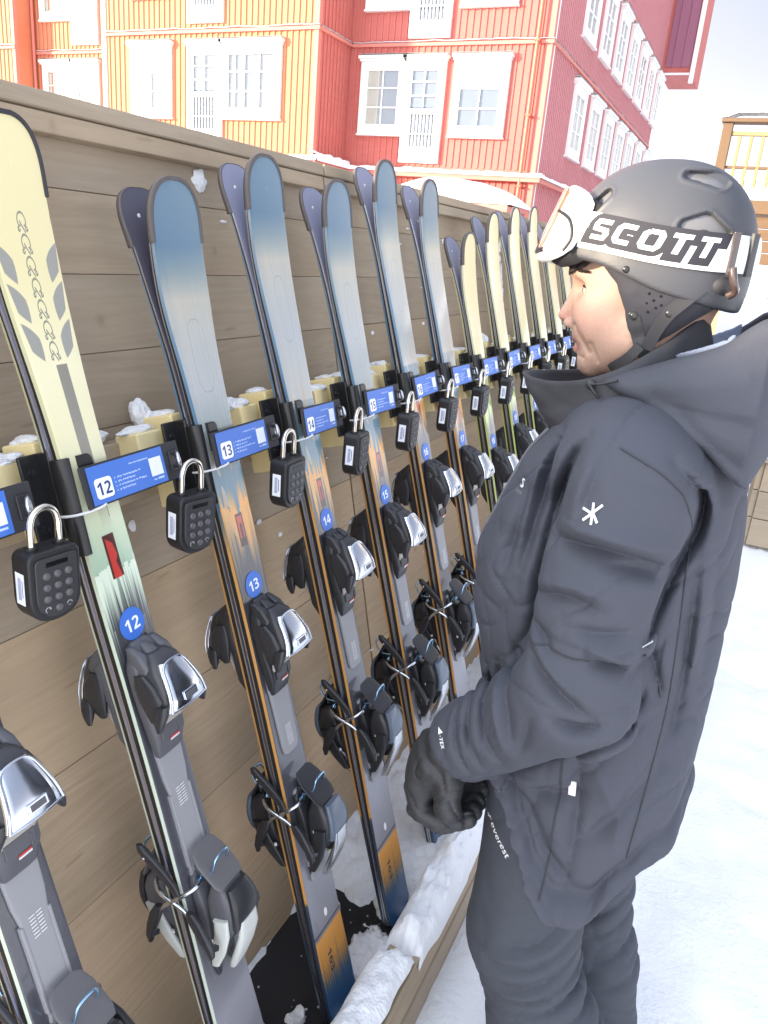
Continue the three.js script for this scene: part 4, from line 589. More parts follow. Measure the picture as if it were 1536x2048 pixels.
// ---- bindings; local frame of a ski: x width, y towards the tip, z away from the base; y = 0 at the number sticker
const bindBlack = std(0.030, 0.030, 0.034, 0.33), bindGrey = std(0.10, 0.10, 0.112, 0.42), bindTaupe = std(0.42, 0.39, 0.36, 0.5), plateGrey = std(0.30, 0.30, 0.315, 0.55), silver = std(0.70, 0.72, 0.74, 0.22, { metalness: 0.9 }), whitish = std(0.62, 0.64, 0.60, 0.35), blueSteel = std(0.35, 0.55, 0.75, 0.2, { metalness: 0.9 }), redMark = std(0.55, 0.05, 0.05, 0.5), whiteMark = std(0.8, 0.8, 0.8, 0.5);
const ZT = 0.019; // height of the top sheet under the binding
const B = {};
{
  const mirror = (g) => { const h = g.clone(); h.scale(-1, 1, 1); if (h.index) { const a = h.index.array; for (let i = 0; i < a.length; i += 3) { const t = a[i]; a[i] = a[i + 1]; a[i + 1] = t; } } else { for (const n of Object.keys(h.attributes)) { const A = h.attributes[n], k = A.itemSize; for (let i = 0; i < A.count; i += 3) for (let c = 0; c < k; c++) { const t = A.array[i * k + c]; A.array[i * k + c] = A.array[(i + 1) * k + c]; A.array[(i + 1) * k + c] = t; } } } return h; };
  // toe base: long low body, narrow at the tip end, shoulders beside the toe housing, tapering to the boot side
  B.toe_base = merge([
    loft([[-0.028, 0.016, 0.008], [-0.036, 0.026, 0.016], [-0.055, 0.034, 0.026], [-0.075, 0.043, 0.036], [-0.12, 0.044, 0.034], [-0.17, 0.041, 0.026], [-0.205, 0.039, 0.030], [-0.245, 0.037, 0.030], [-0.285, 0.030, 0.016], [-0.29, 0.026, 0.012]].map(([y, w, h]) => ring(y, w, ZT, ZT + h, 4, 24))),
    loft([[-0.034, 0.006, 0.018], [-0.045, 0.012, 0.034], [-0.06, 0.017, 0.048], [-0.08, 0.020, 0.058]].map(([y, w, h]) => ring(y, w, ZT + 0.01, ZT + h, 2.6, 18))),
  ]);
  { const rib = loft([[-0.032, 0.006, 0.016], [-0.05, 0.010, 0.040], [-0.075, 0.012, 0.054], [-0.1, 0.012, 0.05]].map(([y, w, h]) => ring(y, w, ZT + 0.006, ZT + h, 3, 14, 0.027))); B.toe_rib = [rib, mirror(rib)]; }
  // toe housing with wings
  B.toe_housing = loft([[-0.052, 0.020, 0.020, 0.050], [-0.066, 0.031, 0.018, 0.068], [-0.09, 0.038, 0.018, 0.079], [-0.12, 0.041, 0.022, 0.088], [-0.150, 0.042, 0.036, 0.091], [-0.166, 0.040, 0.052, 0.090], [-0.172, 0.034, 0.060, 0.084]].map(([y, w, a, b]) => ring(y, w, ZT + a, ZT + b, 3.4, 24)));
  { const cheek = loft([[-0.085, 0.004, 0.022, 0.045], [-0.11, 0.008, 0.018, 0.066], [-0.14, 0.009, 0.02, 0.076], [-0.17, 0.007, 0.028, 0.066], [-0.19, 0.004, 0.034, 0.050]].map(([y, w, a, b]) => ring(y, w, ZT + a, ZT + b, 2.6, 14, 0.041)));
    const wing = loft([[-0.150, 0.010, 0.058, 0.086, 0.040], [-0.168, 0.010, 0.056, 0.084, 0.046], [-0.184, 0.007, 0.056, 0.078, 0.052], [-0.200, 0.0025, 0.060, 0.070, 0.056]].map(([y, w, a, b, cx]) => ring(y, w, ZT + a, ZT + b, 2.6, 14, cx)));
    B.toe_wing = [merge([cheek, wing]), mirror(merge([cheek, wing]))]; }
  B.toe_bolt = ([-1, 1].flatMap((s) => [at(new THREE.SphereGeometry(0.0048, 12, 8), s * 0.0495, -0.160, ZT + 0.072, 0, 0, 0, [0.6, 1, 1]), at(new THREE.SphereGeometry(0.004, 12, 8), s * 0.044, -0.176, ZT + 0.048, 0, 0, 0, [0.6, 1, 1])]));
  // bright cover plate on the housing: crowned trapezoid with a raised rim
  { const rows = []; for (let i = 0; i <= 10; i++) { const t = i / 10, y = -0.070 - 0.094 * t, w = lerp(0.022, 0.040, Math.pow(t, 0.8)), z = ZT + 0.072 + 0.022 * Math.sin(t * 1.75) / Math.sin(1.75) * 1.0 - 0.006 * Math.max(0, t - 0.75) * 4 * (t - 0.75); rows.push([y, w, z]); }
    const sheet = []; for (const [y, w, z] of rows) { const r = []; for (let k = 0; k <= 12; k++) { const q = k / 6 - 1; r.push([q * w, y, z + 0.006 * (1 - q * q) + (Math.abs(q) > 0.97 ? -0.006 : 0)]); } for (let k = 12; k >= 0; k--) { const q = k / 6 - 1; r.push([q * w * 0.97, y, z - 0.010]); } sheet.push(r); }
    B.toe_cover = loft(sheet);
    const P = (i, q, dz) => { const [y, w, z] = rows[i]; return [q * w, y, z + 0.006 * (1 - q * q) + dz]; };
    B.cover_rim = merge([tube([P(10, -0.96, 0.001), P(7, -0.95, 0.001), P(4, -0.94, 0.001), P(1, -0.88, 0.001), P(0, -0.6, 0.001), P(0, 0.6, 0.001), P(1, 0.88, 0.001), P(4, 0.94, 0.001), P(7, 0.95, 0.001), P(10, 0.96, 0.001)], 0.0022, 60, 6), tube([P(10, -0.96, 0), P(10, -0.4, 0), P(10, 0.4, 0), P(10, 0.96, 0)], 0.0024, 20, 6)]);
    B.cover_window = merge([at(rbox(0.028, 0.018, 0.003, 0.0012, 2), 0.001, -0.143, ZT + 0.1005, -0.06)]); B.cover_scale = at(rbox(0.022, 0.012, 0.002, 0.0008), 0.001, -0.143, ZT + 0.1016, -0.06); }
  B.slide_plate = loft([[-0.165, 0.030, 0.034, 0.042], [-0.185, 0.034, 0.033, 0.0395], [-0.212, 0.033, 0.028, 0.0345], [-0.222, 0.027, 0.024, 0.030]].map(([y, w, a, b]) => ring(y, w, ZT + a, ZT + b, 5, 20)));
  B.toe_label_red = at(rbox(0.022, 0.0042, 0.0012, 0.0005), 0.004, -0.251, ZT + 0.0292, 0.14); B.toe_label_white = at(rbox(0.022, 0.0042, 0.0012, 0.0005), 0.004, -0.2555, ZT + 0.0288, 0.14);
  B.toe_pad = merge([at(rbox(0.05, 0.03, 0.004, 0.0016), 0, -0.231, ZT + 0.0305, 0.06), at(rbox(0.003, 0.026, 0.003, 0.001), 0.016, -0.236, ZT + 0.0325)]);
  // track plates with the setting scale
  const marks = []; const scale = (y0, n, w) => { for (let i = 0; i < n; i++) { marks.push(at(rbox(w * 0.75, 0.0016, 0.0008, 0.0003), -w * 0.45, y0 - i * 0.0052, 0), at(rbox(w * 0.75, 0.0016, 0.0008, 0.0003), w * 0.45, y0 - i * 0.0052, 0)); } const m = merge(marks.splice(0)); m.translate(0, 0, ZT + 0.0098); return m; };
  B.track_long = merge([loft([[-0.20, 0.031], [-0.27, 0.028], [-0.31, 0.0215], [-0.42, 0.0215], [-0.46, 0.026], [-0.60, 0.030], [-0.62, 0.028]].map(([y, w]) => ring(y, w, ZT - 0.001, ZT + 0.009, 8, 20))), at(rbox(0.006, 0.14, 0.012, 0.002), -0.0235, -0.37, ZT + 0.004), at(rbox(0.006, 0.14, 0.012, 0.002), 0.0235, -0.37, ZT + 0.004)]);
  B.track_scale = merge([scale(-0.295, 7, 0.013), scale(-0.425, 7, 0.013)]);
  B.track_toe = loft([[-0.18, 0.033], [-0.29, 0.030], [-0.345, 0.029], [-0.360, 0.026], [-0.364, 0.02]].map(([y, w]) => ring(y, w, ZT - 0.001, ZT + 0.009, 6, 20)));
  B.track_heel = loft([[-0.448, 0.018], [-0.452, 0.024], [-0.465, 0.027], [-0.52, 0.030], [-0.66, 0.030], [-0.665, 0.028]].map(([y, w]) => ring(y, w, ZT - 0.001, ZT + 0.009, 6, 20)));
  B.track_scale_short = merge([scale(-0.305, 9, 0.012), scale(-0.462, 10, 0.011)]);
  // heel: base, tower, cap, lever, brake
  B.heel_base = merge([loft([[-0.485, 0.020, 0.016], [-0.495, 0.032, 0.022], [-0.53, 0.036, 0.032], [-0.60, 0.037, 0.036], [-0.655, 0.034, 0.026], [-0.70, 0.024, 0.014], [-0.71, 0.018, 0.010]].map(([y, w, h]) => ring(y, w, ZT, ZT + h, 4, 22))), at(rbox(0.034, 0.03, 0.014, 0.003, 2), 0, -0.488, ZT + 0.016)]);
  B.heel_tail = ([-0.02, 0.02].map((x) => loft([[-0.69, 0.012, 0.012], [-0.715, 0.010, 0.010], [-0.735, 0.005, 0.007]].map(([y, w, h]) => ring(y, w, ZT, ZT + h, 3, 12, x)))));
  B.heel_tower = loft([[-0.505, 0.018, 0.055, 0.080], [-0.515, 0.028, 0.045, 0.098], [-0.54, 0.035, 0.032, 0.114], [-0.575, 0.037, 0.026, 0.118], [-0.605, 0.036, 0.022, 0.104], [-0.63, 0.031, 0.020, 0.080], [-0.65, 0.022, 0.018, 0.052], [-0.66, 0.012, 0.02, 0.04]].map(([y, w, a, b]) => ring(y, w, ZT + a, ZT + b, 3, 24)));
  B.heel_cap = (() => { const s = []; for (let i = 0; i <= 8; i++) { const t = i / 8, y = lerp(-0.512, -0.600, t), z = ZT + 0.098 + 0.024 * Math.sin(Math.PI * (0.2 + 0.6 * t)), w = lerp(0.024, 0.034, Math.sin(Math.PI * t * 0.7)); const r = []; for (let k = 0; k <= 8; k++) { const q = k / 4 - 1; r.push([q * w, y, z + 0.004 * (1 - q * q)]); } for (let k = 8; k >= 0; k--) { const q = k / 4 - 1; r.push([q * w, y, z - 0.012]); } s.push(r); } return loft(s); })();
  B.heel_jaw = loft([[-0.500, 0.020, 0.050, 0.060], [-0.492, 0.027, 0.052, 0.066], [-0.484, 0.024, 0.056, 0.066]].map(([y, w, a, b]) => ring(y, w, ZT + a, ZT + b, 3, 18)));
  B.heel_lever = merge([loft([[-0.585, 0.022, 0.112, 0.124], [-0.62, 0.027, 0.098, 0.118], [-0.66, 0.026, 0.070, 0.096], [-0.70, 0.020, 0.040, 0.066], [-0.725, 0.010, 0.024, 0.042]].map(([y, w, a, b]) => ring(y, w, ZT + a, ZT + b, 3, 20)))]);
  { const rail = loft([[-0.57, 0.005, 0.06, 0.10], [-0.61, 0.006, 0.048, 0.092], [-0.655, 0.006, 0.026, 0.066], [-0.69, 0.004, 0.014, 0.036]].map(([y, w, a, b]) => ring(y, w, ZT + a, ZT + b, 2.6, 14, 0.038))); B.heel_side = [rail, mirror(rail)]; }
  B.heel_bolt = ([-1, 1].flatMap((s) => [at(new THREE.SphereGeometry(0.0052, 12, 8), s * 0.0385, -0.575, ZT + 0.062, 0, 0, 0, [0.6, 1, 1]), at(new THREE.SphereGeometry(0.0052, 12, 8), s * 0.0385, -0.630, ZT + 0.034, 0, 0, 0, [0.6, 1, 1])]));
  // brake: pedal raised over the ski, wires past both edges, plastic feet on the far side
  B.brake_pedal = merge([at(loft([[-0.045, 0.030, 0, 0.006], [-0.03, 0.036, -0.001, 0.007], [0.02, 0.036, -0.001, 0.007], [0.044, 0.030, 0, 0.007], [0.052, 0.02, 0.001, 0.005]].map(([y, w, a, b]) => ring(y, w, a, b, 4, 20))), 0, -0.480, ZT + 0.060, -0.80)]);
  B.brake_spring = merge([tube([[-0.02, -0.49, ZT + 0.03], [-0.022, -0.478, ZT + 0.07], [-0.015, -0.455, ZT + 0.085], [0.015, -0.455, ZT + 0.085], [0.022, -0.478, ZT + 0.07], [0.02, -0.49, ZT + 0.03]], 0.0026, 40, 6), cyl([-0.03, -0.498, ZT + 0.03], [0.03, -0.498, ZT + 0.03], 0.006, 0.006, 10)]);
  const arm = tube([[0.030, -0.498, ZT + 0.026], [0.046, -0.500, ZT + 0.022], [0.0605, -0.508, ZT + 0.004], [0.0615, -0.535, -0.022], [0.0615, -0.56, -0.042], [0.0615, -0.58, -0.055]], 0.0040, 40, 8);
  B.brake_arm = arm; B.brake_arm2 = mirror(arm);
  const foot = merge([loft([[-0.535, 0.005, -0.042, -0.028], [-0.55, 0.0075, -0.056, -0.030], [-0.575, 0.008, -0.068, -0.044], [-0.595, 0.0075, -0.074, -0.058], [-0.610, 0.005, -0.072, -0.064]].map(([y, w, a, b]) => ring(y, w, a, b, 2.8, 16, 0.062 + (y + 0.535) * -0.12))), at(rbox(0.022, 0.010, 0.016, 0.003, 2), 0.064, -0.598, -0.066, 0, 0, 0.5)]);
  B.brake_foot = foot; B.brake_foot2 = mirror(foot);
  const horn = loft([[-0.505, 0.004, 0.012, 0.022], [-0.487, 0.005, 0.000, 0.020], [-0.462, 0.006, -0.020, 0.006], [-0.440, 0.007, -0.036, -0.010], [-0.424, 0.007, -0.044, -0.024], [-0.414, 0.004, -0.044, -0.032]].map(([y, w, a, b]) => ring(y, w, a, b, 2.6, 14, 0.062)));
  B.brake_horn = [horn, mirror(horn)];
  B.horn_clip = ([-1, 1].map((s) => at(rbox(0.018, 0.006, 0.005, 0.002, 2), s * 0.062, -0.436, -0.030, 0.6, 0, 0)));
}
for (const k of Object.keys(B)) for (const g of Array.isArray(B[k]) ? B[k] : [B[k]]) if (/arm|foot|horn|clip/.test(k)) g.scale(0.93, 1, 1); else { g.translate(0, 0, -ZT); g.scale(/cover/.test(k) ? 1.06 : 0.95, 1, k.startsWith('heel') || k.startsWith('brake') ? 0.72 : 0.86); g.translate(0, 0, ZT); if (/^(toe|cover|slide)/.test(k)) { g.translate(0, 0.02, 0); g.scale(1, 0.77, 1); g.translate(0, -0.02, 0); } if (k.startsWith('heel')) { g.translate(0, 0.5, 0); g.scale(1, 0.86, 1); g.translate(0, -0.5, 0); } }
const stickerG = new THREE.CircleGeometry(0.0262, 40);
const drawSticker = (n) => canvasTex(192, 192, (c) => { c.fillStyle = '#3d74d2'; c.fillRect(0, 0, 192, 192); c.fillStyle = '#f4f8ff'; c.font = 'bold 108px sans-serif'; c.textAlign = 'center'; c.textBaseline = 'middle'; c.fillText(String(n), 96, 102); });
const logoG = new THREE.PlaneGeometry(0.026, 0.03);
// lengths above the mat and sticker heights of the pairs in the slots
const PAIRS = { 11: ['y', 1.83, 1.085], 12: ['y', 1.835, 1.09], 13: ['b', 1.785, 1.041], 14: ['b', 1.862, 1.088], 15: ['b', 1.846, 1.072], 16: ['b', 1.928, 1.128], 17: ['b', 1.912, 1.113], 18: ['f', 1.775, 1.05], 19: ['f', 1.862, 1.09], 20: ['f', 1.905, 1.10], 21: ['f', 1.93, 1.10], 22: ['f', 1.90, 1.09], 23: ['f', 1.92, 1.09], 24: ['f', 1.90, 1.09], 25: ['f', 1.92, 1.09] };
const geoCache = {}, texCache = {};
for (const k of SLOTS) {
  const [kind, L, b] = PAIRS[k];
  const G = geoCache[L + kind] ??= skiGeo(L, kind === 'y');
  const tk = kind === 'y' ? 'y' : kind === 'f' ? 'f' + (k % 2) : 'b' + (k % 3);
  const tm = texCache[tk] ??= phys(1, 1, 1, 0.34, { map: kind === 'b' ? topsheetBlue(L, k, k) : topsheetYellow(L, k, kind === 'f'), clearcoat: 0.8, clearcoatRoughness: 0.12 });
  for (const front of [1, 0]) {
    const look = kind === 'b' ? 'blue and orange' : kind === 'y' ? 'pale yellow' : 'yellow green';
    const label = k === 11 ? (front ? 'front ski at the far left of which only binding and tail show' : 'rear ski at the far left, mostly outside the photo') : front ? `${look} front ski with the round sticker ${WORD[k]}` : `${look} rear ski behind the ski with the sticker ${WORD[k]}`;
    const s = thing('ski', label, 'ski', [0, 0, 0], 'skis standing in the rack');
    mesh('topsheet', G.top, tm, s); for (const q of G.side) mesh('sidewall', q, sideBlack, s); for (const q of G.edge) mesh('steel_edge', q, edgeMat, s); mesh('base', G.base, kind === 'b' && k === 13 ? baseDark : baseMat, s); mesh('tip_guard', G.guard, kind === 'y' ? guardBlack : guardMat, s);
    if (!front && k < 19) for (const [x, y] of [[-0.028, -0.075], [0.025, -0.05], [0.01, -0.11]]) mesh('rivet', at(new THREE.SphereGeometry(0.004, 8, 6), x, L + y, 0.0012 + rise(L + y, L), 0, 0, 0, [1, 1, 0.35]), whiteMark, s);
    const add = (n, key, mat, par = s) => { let m; for (const q of Array.isArray(B[key]) ? B[key] : [B[key]]) { m = mesh(n, q, mat, par); if (par === s) m.position.y = b; } return m; };
    const yk = kind === 'y';
    const base = add('toe_piece', 'toe_base', yk ? bindGrey : bindBlack);
    add('rib', 'toe_rib', yk ? bindGrey : bindBlack, base); add('housing', 'toe_housing', yk ? std(0.05, 0.05, 0.056, 0.35) : bindBlack, base); add('wing', 'toe_wing', bindBlack, base); add('bolt', 'toe_bolt', silver, base);
    add('cover', 'toe_cover', chrome, base); add('cover_rim', 'cover_rim', chrome, base); add('cover_window', 'cover_window', chrome, base); add('setting_scale', 'cover_scale', bindGrey, base);
    add('slide_plate', 'slide_plate', bindTaupe, base); add('toe_pad', 'toe_pad', yk ? bindGrey : bindBlack, base); add('red_label', 'toe_label_red', redMark, base); add('white_label', 'toe_label_white', whiteMark, base);
    if (yk) { const t = add('track_plate', 'track_long', plateGrey); add('scale_mark', 'track_scale', whiteMark, t).userData.kind = 'stuff'; } else { const t = add('track_plate', 'track_toe', plateGrey); add('track_plate', 'track_heel', plateGrey); add('scale_mark', 'track_scale_short', whiteMark, t).userData.kind = 'stuff'; }
    const heel = add('heel_piece', 'heel_base', yk ? bindGrey : bindBlack); heel.position.y = b + 0.036; add('tail_prong', 'heel_tail', bindBlack, heel); add('tower', 'heel_tower', yk ? bindGrey : bindBlack, heel); add('cap', 'heel_cap', yk ? bindBlack : std(0.12, 0.15, 0.20, 0.2), heel); add('jaw', 'heel_jaw', bindBlack, heel); add('lever', 'heel_lever', yk ? whitish : silver, heel); add('side_rail', 'heel_side', yk ? whitish : bindBlack, heel); add('bolt', 'heel_bolt', whiteMark, heel);
    const brake = add('brake', 'brake_pedal', yk ? std(0.13, 0.125, 0.13, 0.45) : bindBlack); brake.position.y = b + 0.036; add('spring', 'brake_spring', blueSteel, brake); add('arm', 'brake_arm', chrome, brake); add('arm', 'brake_arm2', chrome, brake); add('foot', 'brake_foot', bindBlack, brake); add('foot', 'brake_foot2', bindBlack, brake); if (front) { mesh('horn', B.brake_horn[1], bindBlack, brake); mesh('clip', B.horn_clip[0], silver, brake); }
    if (front && k > 11) { const m = mesh('number_sticker', stickerG, new THREE.MeshStandardMaterial({ map: drawSticker(k), roughness: 0.4 }), s); m.position.set(0, b, 0.0015 + thick(b, L) + 0.0012); m.rotation.z = 0.06; }
    const d = V3(-KX, 1, (k === 12 ? 0.040 : 0.031) + (rnd() - 0.5) * 0.004).normalize(), X = d.clone().cross(N0).normalize(), Z = X.clone().cross(d).normalize();
    const m = new THREE.Matrix4().makeBasis(X, d, Z).setPosition(-0.519, 0.05, -1.174 - 0.303 * (k - 13));
    if (!front) m.multiply(new THREE.Matrix4().makeRotationY(Math.PI));
    place(s, m);
  }
}
// ------------------------------------------------------------------ person: cloth folds as world x, y lines on the near side [depth, width, points]
const JACKET_FOLDS = [[0.016, 0.013, [[-0.173, 1.369], [-0.145, 1.371], [-0.105, 1.371], [-0.068, 1.365], [-0.037, 1.355]]],
[-0.01, 0.022, [[-0.167, 1.394], [-0.119, 1.398], [-0.070, 1.391], [-0.036, 1.378]]],
[0.009, 0.008, [[-0.103, 1.358], [-0.069, 1.353], [-0.044, 1.345]]],
[0.013, 0.009, [[-0.102, 1.239], [-0.077, 1.234], [-0.052, 1.224]]],
[-0.008, 0.014, [[-0.109, 1.255], [-0.078, 1.254], [-0.049, 1.242]]],
[0.009, 0.01, [[-0.187, 1.227], [-0.153, 1.204], [-0.113, 1.181], [-0.081, 1.164]]],
[-0.006, 0.014, [[-0.171, 1.236], [-0.135, 1.214], [-0.092, 1.192]]],
[0.011, 0.01, [[-0.128, 1.153], [-0.101, 1.147], [-0.066, 1.155]]],
[0.008, 0.009, [[-0.188, 1.256], [-0.163, 1.248], [-0.145, 1.233]]],
[0.007, 0.01, [[-0.190, 1.288], [-0.141, 1.309], [-0.096, 1.301]]],
[-0.006, 0.014, [[-0.186, 1.311], [-0.137, 1.327], [-0.087, 1.321]]],
[0.006, 0.009, [[-0.129, 1.274], [-0.091, 1.275], [-0.058, 1.280]]],
[0.008, 0.008, [[-0.244, 1.122], [-0.233, 1.075], [-0.200, 1.028]]],
[0.007, 0.007, [[-0.266, 1.096], [-0.252, 1.042], [-0.223, 0.998]]],
[0.006, 0.006, [[-0.284, 1.069], [-0.270, 1.018], [-0.243, 0.976]]],
[0.006, 0.01, [[-0.220, 1.169], [-0.192, 1.123], [-0.177, 1.071]]],
[-0.005, 0.012, [[-0.228, 1.150], [-0.203, 1.102], [-0.181, 1.053]]],
[0.005, 0.009, [[-0.154, 1.147], [-0.161, 1.097], [-0.170, 1.061]]],
[0.012, 0.013, [[-0.161, 1.500], [-0.178, 1.452], [-0.183, 1.405], [-0.180, 1.365]]],
[-0.006, 0.018, [[-0.143, 1.493], [-0.152, 1.440], [-0.152, 1.401]]],
[0.008, 0.007, [[-0.056, 1.488], [-0.025, 1.447], [-0.014, 1.412], [-0.017, 1.379], [-0.036, 1.341]]],
[0.004, 0.01, [[-0.134, 1.476], [-0.140, 1.443], [-0.151, 1.395]]],
[0.012, 0.014, [[-0.212, 1.477], [-0.217, 1.421], [-0.223, 1.347], [-0.230, 1.269]]],
[0.008, 0.012, [[-0.239, 1.412], [-0.246, 1.343], [-0.254, 1.263]]],
[-0.007, 0.016, [[-0.228, 1.447], [-0.235, 1.381], [-0.239, 1.305]]],
[0.01, 0.015, [[-0.004, 1.355], [0.005, 1.251], [0.012, 1.123], [0.013, 1.034]]],
[0.008, 0.013, [[0.015, 1.363], [0.029, 1.254], [0.036, 1.142]]],
[-0.007, 0.016, [[0.005, 1.364], [0.017, 1.255], [0.022, 1.135]]],
[0.007, 0.01, [[-0.044, 1.233], [-0.022, 1.171], [-0.008, 1.122]]],
[0.006, 0.012, [[-0.167, 0.956], [-0.116, 0.971], [-0.085, 0.986]]],
[0.005, 0.012, [[-0.099, 1.046], [-0.086, 0.964], [-0.078, 0.876]]],
[-0.005, 0.02, [[-0.085, 1.051], [-0.038, 0.985], [-0.017, 0.906]]],
[0.006, 0.016, [[0.019, 1.043], [-0.022, 0.974], [-0.063, 0.920]]],
[0.006, 0.014, [[-0.136, 0.905], [-0.107, 0.872], [-0.073, 0.850]]],
[0.005, 0.014, [[-0.197, 0.952], [-0.155, 0.933], [-0.119, 0.894]]],
[0.013, 0.01, [[-0.172, 1.472], [-0.193, 1.402], [-0.199, 1.339], [-0.198, 1.274], [-0.197, 1.207], [-0.215, 1.164]]],
[0.012, 0.009, [[-0.017, 1.443], [-0.012, 1.380], [-0.026, 1.336], [-0.039, 1.277], [-0.046, 1.217]]],
[0.008, 0.008, [[-0.033, 1.169], [-0.038, 1.130], [-0.072, 1.109], [-0.130, 1.037], [-0.198, 0.965]]]];
const TROUSER_FOLDS = [[0.01, 0.01, [[-0.198, 0.603], [-0.151, 0.608], [-0.096, 0.628], [-0.053, 0.662]]],
[-0.007, 0.012, [[-0.198, 0.624], [-0.146, 0.633], [-0.091, 0.652], [-0.053, 0.687]]],
[0.009, 0.009, [[-0.188, 0.564], [-0.137, 0.573], [-0.083, 0.599], [-0.033, 0.637]]],
[0.008, 0.008, [[-0.179, 0.530], [-0.125, 0.542], [-0.063, 0.573], [-0.014, 0.612]]],
[0.008, 0.008, [[-0.170, 0.496], [-0.112, 0.511], [-0.050, 0.543], [-0.002, 0.588]]],
[-0.006, 0.01, [[-0.186, 0.546], [-0.127, 0.559], [-0.066, 0.590], [-0.020, 0.627]]],
[0.006, 0.008, [[-0.157, 0.653], [-0.117, 0.661], [-0.074, 0.696]]],
[0.007, 0.01, [[-0.137, 0.845], [-0.124, 0.813], [-0.102, 0.795], [-0.060, 0.798]]],
[0.005, 0.01, [[-0.177, 0.854], [-0.153, 0.798], [-0.139, 0.726]]],
[0.01, 0.01, [[-0.064, 0.590], [-0.031, 0.613], [0.004, 0.638]]],
[0.01, 0.01, [[-0.069, 0.533], [-0.022, 0.559], [0.022, 0.601]]],
[0.009, 0.01, [[-0.062, 0.494], [-0.013, 0.509], [0.032, 0.547]]],
[0.008, 0.01, [[-0.035, 0.446], [0.006, 0.452], [0.047, 0.482]]],
[0.007, 0.01, [[-0.011, 0.390], [0.026, 0.394], [0.059, 0.415]]]];
const PO = [-0.08, 0, -1.18]; // stands here
const person = thing('person', 'person in a black shell jacket, ski helmet and goggles looking at the skis', 'person', PO);
const PM = (name, g, mat, par = person) => { g.translate(-PO[0], -PO[1], -PO[2]); return mesh(name, g, mat, par); };
const smin = (a, b, k) => { const h = Math.max(k - Math.abs(a - b), 0) / k; return Math.min(a, b) - h * h * k * 0.25; };
const smax = (a, b, k) => -smin(-a, -b, k);
function cap(x, y, z, a, b, ra, rb) { const bx = b[0] - a[0], by = b[1] - a[1], bz = b[2] - a[2], px = x - a[0], py = y - a[1], pz = z - a[2]; const t = clamp((px * bx + py * by + pz * bz) / (bx * bx + by * by + bz * bz), 0, 1); return Math.hypot(px - bx * t, py - by * t, pz - bz * t) - (ra + (rb - ra) * t); }
function ell(x, y, z, c, r) { const u = (x - c[0]) / r[0], v = (y - c[1]) / r[1], w = (z - c[2]) / r[2], k = Math.hypot(u, v, w), k2 = Math.hypot(u / r[0], v / r[1], w / r[2]); return k2 < 1e-9 ? -Math.min(...r) : k * (k - 1) / k2; }
function seg2(x, y, a, b) { const bx = b[0] - a[0], by = b[1] - a[1], px = x - a[0], py = y - a[1], t = clamp((px * bx + py * by) / (bx * bx + by * by), 0, 1); return [Math.hypot(px - bx * t, py - by * t), t]; }
const spline2 = (P) => { const c = new THREE.CatmullRomCurve3(P.map((p) => V3(p[0], p[1], 0))); return c.getPoints((P.length - 1) * 4).map((p) => [p.x, p.y]); };
function foldField(list) { const L = list.map(([a0, w0, P]) => { const a = a0 * 2.0, w = w0 * 0.9; const S = spline2(P); let x0 = 9, x1 = -9, y0 = 9, y1 = -9; for (const [x, y] of S) { x0 = Math.min(x0, x); x1 = Math.max(x1, x); y0 = Math.min(y0, y); y1 = Math.max(y1, y); } return { a, w, S, x0: x0 - 3 * w, x1: x1 + 3 * w, y0: y0 - 3 * w, y1: y1 + 3 * w }; });
  return (x, y) => { let d = 0; for (const f of L) { if (x < f.x0 || x > f.x1 || y < f.y0 || y > f.y1) continue; let m = 9, tt = 0; const n = f.S.length - 1; for (let i = 0; i < n; i++) { const [q, t] = seg2(x, y, f.S[i], f.S[i + 1]); if (q < m) { m = q; tt = (i + t) / n; } } const e = Math.pow(Math.sin(Math.PI * clamp(tt, 0.04, 0.96)), 0.6); d += f.a * e * Math.exp(-Math.pow(m / f.w, 1.45)); } return d; }; }
function table(rows, y) { let i = 0; while (i < rows.length - 2 && y > rows[i + 1][0]) i++; const a = rows[i], b = rows[i + 1], t = clamp((y - a[0]) / (b[0] - a[0]), 0, 1), s = t * t * (3 - 2 * t) * 0.5 + t * 0.5; return a.map((v, k) => lerp(v, b[k], s)); }
const ZP = -1.18;
// ---- jacket
const TORSO = [ // y, front x, back x, half width
  [0.60, -0.225, 0.040, 0.258], [0.80, -0.245, 0.050, 0.252], [0.90, -0.258, 0.057, 0.240], [1.00, -0.278, 0.058, 0.216], [1.10, -0.305, 0.056, 0.200], [1.20, -0.332, 0.052, 0.202], [1.27, -0.336, 0.048, 0.206], [1.34, -0.312, 0.043, 0.205], [1.41, -0.285, 0.036, 0.19], [1.47, -0.250, 0.022, 0.15], [1.53, -0.215, -0.005, 0.11]];
const LSH = [-0.112, 1.418, -1.005], LEL = [-0.118, 1.150, -0.940], LWR = [-0.268, 0.985, -0.995];
const RSH = [-0.125, 1.418, -1.355], REL = [-0.16, 1.150, -1.40], RWR = [-0.26, 0.960, -1.19];
const HEM = [[-0.36, 1.0], [-0.24, 0.955], [-0.20, 0.92], [-0.154, 0.862], [-0.127, 0.818], [-0.095, 0.788], [-0.045, 0.794], [-0.01, 0.84], [0.021, 0.875], [0.08, 0.89]];
const jf = foldField(JACKET_FOLDS);
const crease = (x, y, z, a, w) => { const n = N(x, y, z); return a * Math.exp(-Math.pow(Math.abs(n) / w, 1.3)); };
function torso(x, y, z) { const [, f, b, w] = table(TORSO, y), cx = (f + b) / 2, a = (b - f) / 2, u = Math.abs((x - cx) / a), v = Math.abs((z - ZP) / w), k = Math.pow(Math.pow(u, 2.3) + Math.pow(v, 2.3), 1 / 2.3); return (k - 1) * Math.min(a, w) * 0.92; }
